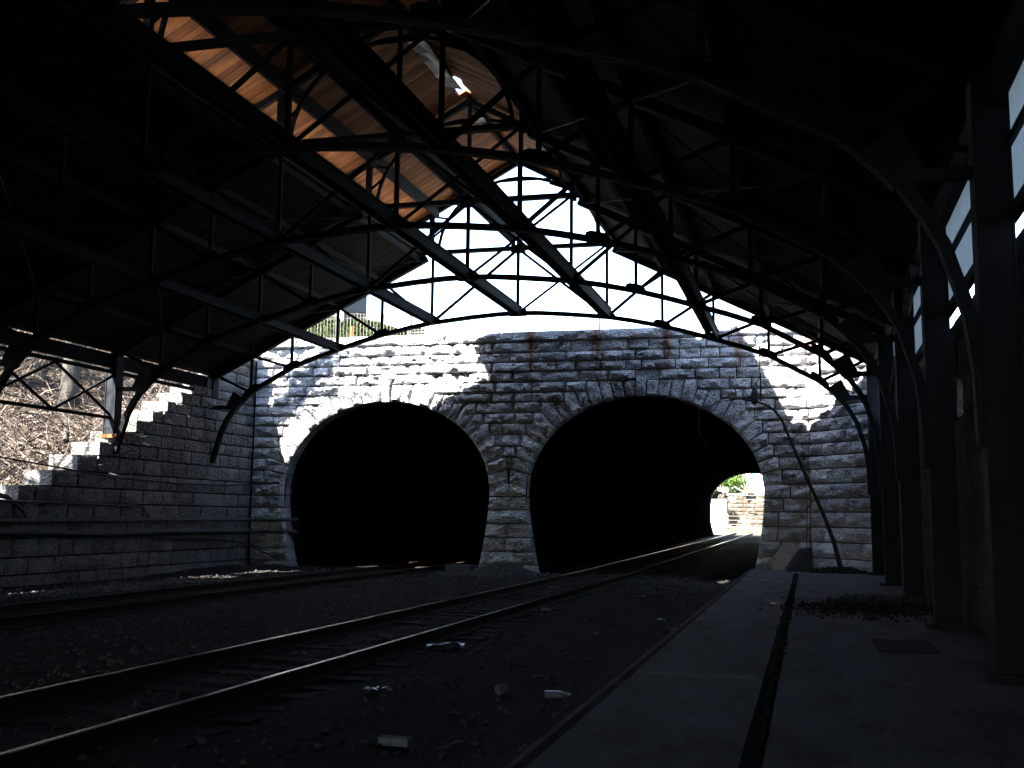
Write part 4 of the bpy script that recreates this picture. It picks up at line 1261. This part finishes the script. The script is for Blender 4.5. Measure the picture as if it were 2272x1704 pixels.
for (x, s_) in ((0.0, 0.5), (-0.1, -0.4)):
    pts = [Vector((x, 30.75, 0.2)), Vector((x + .05, 30.7, 2.0)), Vector((x + .03 * s_, 30.72, 3.4)), Vector((x + .3 * s_, 30.7, 4.2))]
    mb.tube(pts, [0.014, 0.011, 0.008, 0.004], 4, False)
    for i in range(14):
        q = pts[1].lerp(pts[3], rg.random()); mb.tube([q, q + Vector((rg.uniform(-.45, .45), -.05, rg.uniform(0, .4)))], [0.006, 0.002], 3, False)
tag(mb.build("bare_vine", M['darktwig']), "thin bare vine climbing the corner joint of the wing wall", "vine")
lamp = empty("hanging_lamp", (-1.39, 29.95, 4.7), "dark bottle-shaped lamp hanging on a cord before the portal arch", "lamp")
mb = MB(); mb.tube([(-1.39, 29.95, 4.74), (-1.39, 29.95, 4.80), (-1.39, 29.95, 4.95), (-1.39, 29.95, 5.08), (-1.39, 29.95, 5.2), (-1.39, 29.95, 5.26)], [0.05, 0.10, 0.115, 0.10, 0.05, 0.03], 12); mb.build("lamp_body", M['black'], lamp, True)
mb = MB(); mb.tube([(-1.39, 29.95, 5.25), (-1.36, 29.9, 5.3), (-1.22, 29.6, 5.5), (-1.21, 29.3, 5.7), (-1.2, 28.75, 6.35)], 0.012, 5); mb.build("cord", M['black'], lamp)
mb = MB(); mb.bar((-1.235, 29.95, 4.82), (-1.215, 29.95, 5.62), 0.045, 0.05, (0, 1, 0)); mb.build("bracket", M['black'], lamp)

blk = MB()
vs = [(-0.62, 29.35, 0.16), (-0.02, 29.3, 0.16), (0.0, 29.75, 0.16), (-0.55, 29.8, 0.16), (-0.32, 29.5, 0.72), (0.02, 29.42, 0.80), (0.06, 29.74, 0.82), (-0.24, 29.78, 0.76)]
blk.add(vs, [(3, 2, 1, 0), (4, 5, 6, 7), (0, 1, 5, 4), (1, 2, 6, 5), (2, 3, 7, 6), (3, 0, 4, 7)])
tag(blk.build("tipped_block", M['black']), "dark tipped block leaning against the wing wall", "block")
brd = MB(); brd.bar((-0.98, 29.75, 0.17), (-0.50, 30.2, 0.82), 0.42, 0.04, (0, 1, 0))
tag(brd.build("leaning_board", M['oldwood']), "short weathered board leaning beside the dark tipped block", "board")
# earth mound round the sapling, rubbish heap on the platform
def heap(name, cx, cy, rx, ry, h, n, mat, label, z0, seed_, smin=0.02, smax=0.06):
    mb = MB(); rg = random.Random(seed_)
    for i in range(n):
        a = rg.gauss(0, .45); b = rg.gauss(0, .45)
        if abs(a) > 1.2 or abs(b) > 1.2: continue
        s = rg.uniform(smin, smax)
        pebble(mb, cx + a * rx, cy + b * ry, z0 + h * max(0, 1 - (a * a + b * b)) * rg.random() + s * .4, s, rg)
    return tag(mb.build(name, mat), label, "debris", None, "stuff")
heap("rubble", 0.75, 29.25, 0.75, 0.35, 0.14, 420, M['tie'], "dark soil heaped round the sapling's foot", 0.16, 3)
heap("rubble", 0.85, 17.4, 1.35, 1.9, 0.04, 1500, M['tie'], "dark rubbish heap spread over the platform by the columns", 0.155, 4, 0.008, 0.032)
heap("rubble", 1.2, 19.2, 0.8, 0.8, 0.05, 240, M['stonebit'], "pale stony debris beside the platform columns", 0.16, 6, 0.02, 0.07)
heap("rubble", -0.345, 13.0, 0.09, 4.2, 0.02, 160, M['tie'], "dirt along the long platform joint", 0.15, 8, 0.012, 0.03)
# litter
def sheet_litter(name, x, y, w, d, label, mat, rot, seed_, z=None, crumple=0.35, cat="litter"):
    rg = random.Random(seed_); mb = MB(); vs = []; fs = []
    n = 5
    z0 = (ball_z(x, y) if z is None else z) + 0.03
    for j in range(n + 1):
        for i in range(n + 1):
            a = (i / n - .5) * w; b = (j / n - .5) * d
            ca, sa = math.cos(rot), math.sin(rot)
            hgt = crumple * min(w, d) * (0.3 + noise.noise(Vector((i * .8, j * .8, seed_))))
            vs.append((x + a * ca - b * sa, y + a * sa + b * ca, z0 + max(-.02, hgt)))
    for j in range(n):
        for i in range(n): a = j * (n + 1) + i; fs.append((a, a + 1, a + n + 2, a + n + 1))
    vs2 = [(p[0], p[1], p[2] - 0.004) for p in vs]; m = len(vs)
    mb.add(vs + vs2, fs + [tuple(i + m for i in f[::-1]) for f in fs])
    return tag(mb.build(name, mat, None, True), label, cat, "litter along the track")
LIT = [(-6.0, 11.8, .35, .12, "thin white strip of paper between the rails"), (-5.6, 13.6, .55, .35, "flattened grey-white paper bag between the rails"),
       (-5.9, 24.7, .22, .5, "curled white plastic strip inside the track near the portal"), (-4.45, 12.8, .9, .6, "large torn sheet of pale paper beside the platform-side rail"),
       (-4.6, 18.6, .8, .4, "pale flattened cardboard near the rail"), (-2.03, 16.6, .35, .35, "white crumpled sheet at the platform edge"),
       (-2.5, 18.3, .35, .25, "small crumpled wrapper on the ballast near the platform"), (-2.74, 8.0, .75, .10, "long pale slat lying on the ballast"),
       (-3.5, 22.9, .35, .25, "white scrap beside a round stone on the ballast"), (-14.4, 25.8, .18, .15, "tiny white scrap beside the outer rail"),
       (-16.6, 28.6, .25, .2, "white scrap on the debris mound by the corner"), (-5.1, 20.9, .6, .2, "thin white paper strip near the tunnel approach"),
       (-0.55, 17.6, .35, .12, "white scrap across the platform joint"), (-3.1, 15.6, .3, .2, "grey scrap midway between rail and platform"),
       (-2.9, 11.35, .22, .16, "small bluish crumpled can on the ballast"), (-3.9, 9.3, .5, .3, "faint grey rag on the ballast")]
for i, (x, y, w, d, lab) in enumerate(LIT):
    sheet_litter("paper_scrap", x, y, w * 0.5, d * 0.5, lab, M['paper'] if i % 3 else M['plastic'], i * 1.1, i, 0.16 if x > -1 else None)
cup = MB(); z = ball_z(-2.98, 10.3); cup.tube([(-3.02, 10.25, z + 0.05), (-2.95, 10.33, z + 0.07)], [0.055, 0.042], 12); tag(cup.build("paper_cup", M['paper']), "round white paper cup lying on its side", "cup")
bot = MB(); z = ball_z(-2.43, 10.3); bot.tube([(-2.55, 10.3, z + .05), (-2.40, 10.34, z + .05), (-2.34, 10.36, z + .05), (-2.30, 10.37, z + .05)], [0.038, 0.038, 0.014, 0.014], 12); tag(bot.build("plastic_bottle", M['plastic']), "clear plastic bottle lying on the ballast near the platform", "bottle")
bx = MB(); z = ball_z(-3.12, 7.8); bx.box(-3.24, -3.0, 7.76, 7.86, z + 0.01, z + 0.07); tag(bx.build("carton", M['paper']), "small white carton lying on the ballast near the long slat", "carton")

# ------------------------------------------------------------------ beyond the far tunnel mouth
def exit_g(x, y): return grade(92) - 0.12 + 0.03 * noise.noise(Vector((x, y, 0))) + max(0, y - 112) * 0.05
sheet("far_cutting", -16, 9, 92.2, 150, 50, 100, exit_g, M['gravel2'])
mb = MB()
for i in range(26):
    for j in range(10):
        pass
sheet("grass", -8.5, -3.5, 104, 121, 20, 40, lambda x, y: exit_g(x, y) + 0.03, M['grass'])
fp = empty("far_portal", (-4.7, 92.3, 0), "outer portal wall round the far tunnel mouth", "tunnel portal")
mb = MB()
A = ARCH[1]
uu = [-14 + i * 0.2 for i in range(141)]
for i in range(len(uu) - 1):
    def zl(u):
        d = abs(u)
        return A['zs'] + A['b'] * math.sqrt(max(0, 1 - (d / A['a']) ** 2)) + grade(92) if d < A['a'] else -0.5
    q = [(XC + A['c'] + u, 92.15, z) for u, z in ((uu[i], zl(uu[i])), (uu[i + 1], zl(uu[i + 1])), (uu[i + 1], 7.3), (uu[i], 7.3))]
    mb.add(q + [(p[0], p[1] + 0.5, p[2]) for p in q], [(0, 1, 2, 3), (7, 6, 5, 4), (0, 4, 5, 1), (2, 6, 7, 3)])
mb.build("wall", M['ashlar'], fp)
# far stone walls
fw = empty("cutting_wall", (-9.6, 118, 1), "sunlit pale end wall seen through the tunnel", "wall")
mb = MB(); mb.box(-15, -8.75, 118, 119, 0.2, 3.6); mb.build("wall", M['white'], fw)
mb = MB(); mb.box(-15.1, -8.65, 117.9, 119.1, 3.6, 3.85); mb.build("coping", M['ashlar'], fw)
fw2 = empty("cutting_wall", (-6, 121, 1), "stained stone cutting wall topped by shrubs seen through the tunnel", "wall")
mb = MB()
def fwp(s_): return Vector((-9.0 + s_ * 0.93, 123.5 - s_ * 0.36, 0))
n = N("stained_far_stone"); c = n.ramp(n.noise(1.2, 5, 0.7, stretch=(1, 1, .3)), [(0.3, (0.02, 0.014, 0.010)), (0.55, (0.05, 0.038, 0.028)), (0.75, (0.15, 0.135, 0.115))]); n.color(c).bump(n.noise(7, 4), .5, .05).rough(.9); M['farstone'] = n.m
U_ = Vector((0.93, -0.36, 0)).normalized(); N_ = Vector((-0.36, -0.93, 0)).normalized()
for k in range(8):
    rng = random.Random(60 + k); z0 = 0.6 + k * 0.47
    for (a, b) in fill(0, 13, rng, 0.7, 1.5):
        seed += 1; stone([(a, z0), (b, z0), (b, z0 + 0.47), (a, z0 + 0.47)], (-9.0, 123.5, 0), U_, N_, "stone_block", M['farstone'], fw2, 0.4, rng.uniform(.03, .09), 0.04, 0.02, seed)
for (a, b) in fill(-0.1, 13.2, random.Random(4), 1.5, 2.4):
    seed += 1; stone([(a, 4.36), (b, 4.36), (b, 4.6), (a, 4.6)], Vector((-9.0, 123.5, 0)) + N_ * 0.12, U_, N_, "coping_stone", M['ashlar'], fw2, 0.6, 0.02, 0.01, 0.01, seed)
def ball_leaf(c, r, n_, s_, name, label, mat, trunk=True, seed_=0, sq=0.8):
    rg = random.Random(seed_)
    t = empty(name, (c[0], c[1], c[2] - r * 1.3), label, "tree" if "tree" in name else "shrub")
    cl = [(Vector((rg.gauss(0, .45), rg.gauss(0, .45), rg.gauss(0, .4))) * r, rg.uniform(.3, .55) * r) for _ in range(14)]
    mb = MB()
    def fn(rg):
        k, kr = rg.choice(cl)
        d = Vector((rg.gauss(0, 1), rg.gauss(0, 1), rg.gauss(0, 1))).normalized() * kr * rg.uniform(.5, 1)
        return (c[0] + k.x + d.x, c[1] + k.y + d.y, c[2] + (k.z + d.z) * sq)
    leaf_cloud(mb, n_, fn, s_, rg); mb.build("crown", mat, t)
    mb = MB(); mb.tube([(c[0], c[1], c[2] - r * 1.3), (c[0] + .1, c[1], c[2])], [r * .09, r * .05], 7); mb.build("trunk", M['bark'], t)
    return t
ball_leaf((-9.2, 129, 6.3), 2.2, 3000, 0.16, "leafy_tree", "bright green leafy tree above the far cutting wall", M['green2'], seed_=1)
ball_leaf((-12.0, 127, 5.6), 2.0, 2600, 0.15, "leafy_tree", "yellow-green tree above the sunlit end wall", M['green2'], seed_=2)
ball_leaf((-7.9, 125.2, 5.1), 0.9, 1200, 0.11, "low_shrub", "olive shrub on top of the far stone wall", M['green'], seed_=3)
ball_leaf((-9.5, 122.0, 3.9), 0.7, 1100, 0.09, "low_shrub", "brown creeper bush hanging at the corner of the far walls", M['twig'], seed_=4)
wb = empty("white_building", (-4, 140, 6.9), "white rendered building above the far cutting", "building")
mb = MB(); mb.box(-7.4, 8, 136, 146, 4.4, 13); mb.build("wall", M['white'], wb)
mb = MB(); mb.box(-6.95, -6.35, 135.95, 136.05, 6.35, 8.0); wo = mb.build("window", M['frame'], wb)
n = N("blue_pane"); n.color((0.05, 0.16, 0.35)).rough(0.2, 0, .5)
mb = MB(); mb.box(-6.88, -6.42, 135.90, 135.96, 6.42, 7.9); mb.build("pane", n.m, wo)
mb = MB(); mb.tube([(-7.95, 120.6, 5.25), (-6.6, 120.6, 4.45)], 0.05, 6); tag(mb.build("leaning_rail", M['white']), "white pole leaning down onto the far stone wall", "pole")
cr = empty("timber_stack", (-6.5, 121.9, 4.6), "rusty brown slatted bin standing on the far wall", "bin")
for k in range(4):
    mb = MB(); mb.box(-7.1, -6.0, 121.8, 122.4, 4.58 + k * .17, 4.71 + k * .17); mb.build("slat", M['rusty'], cr)
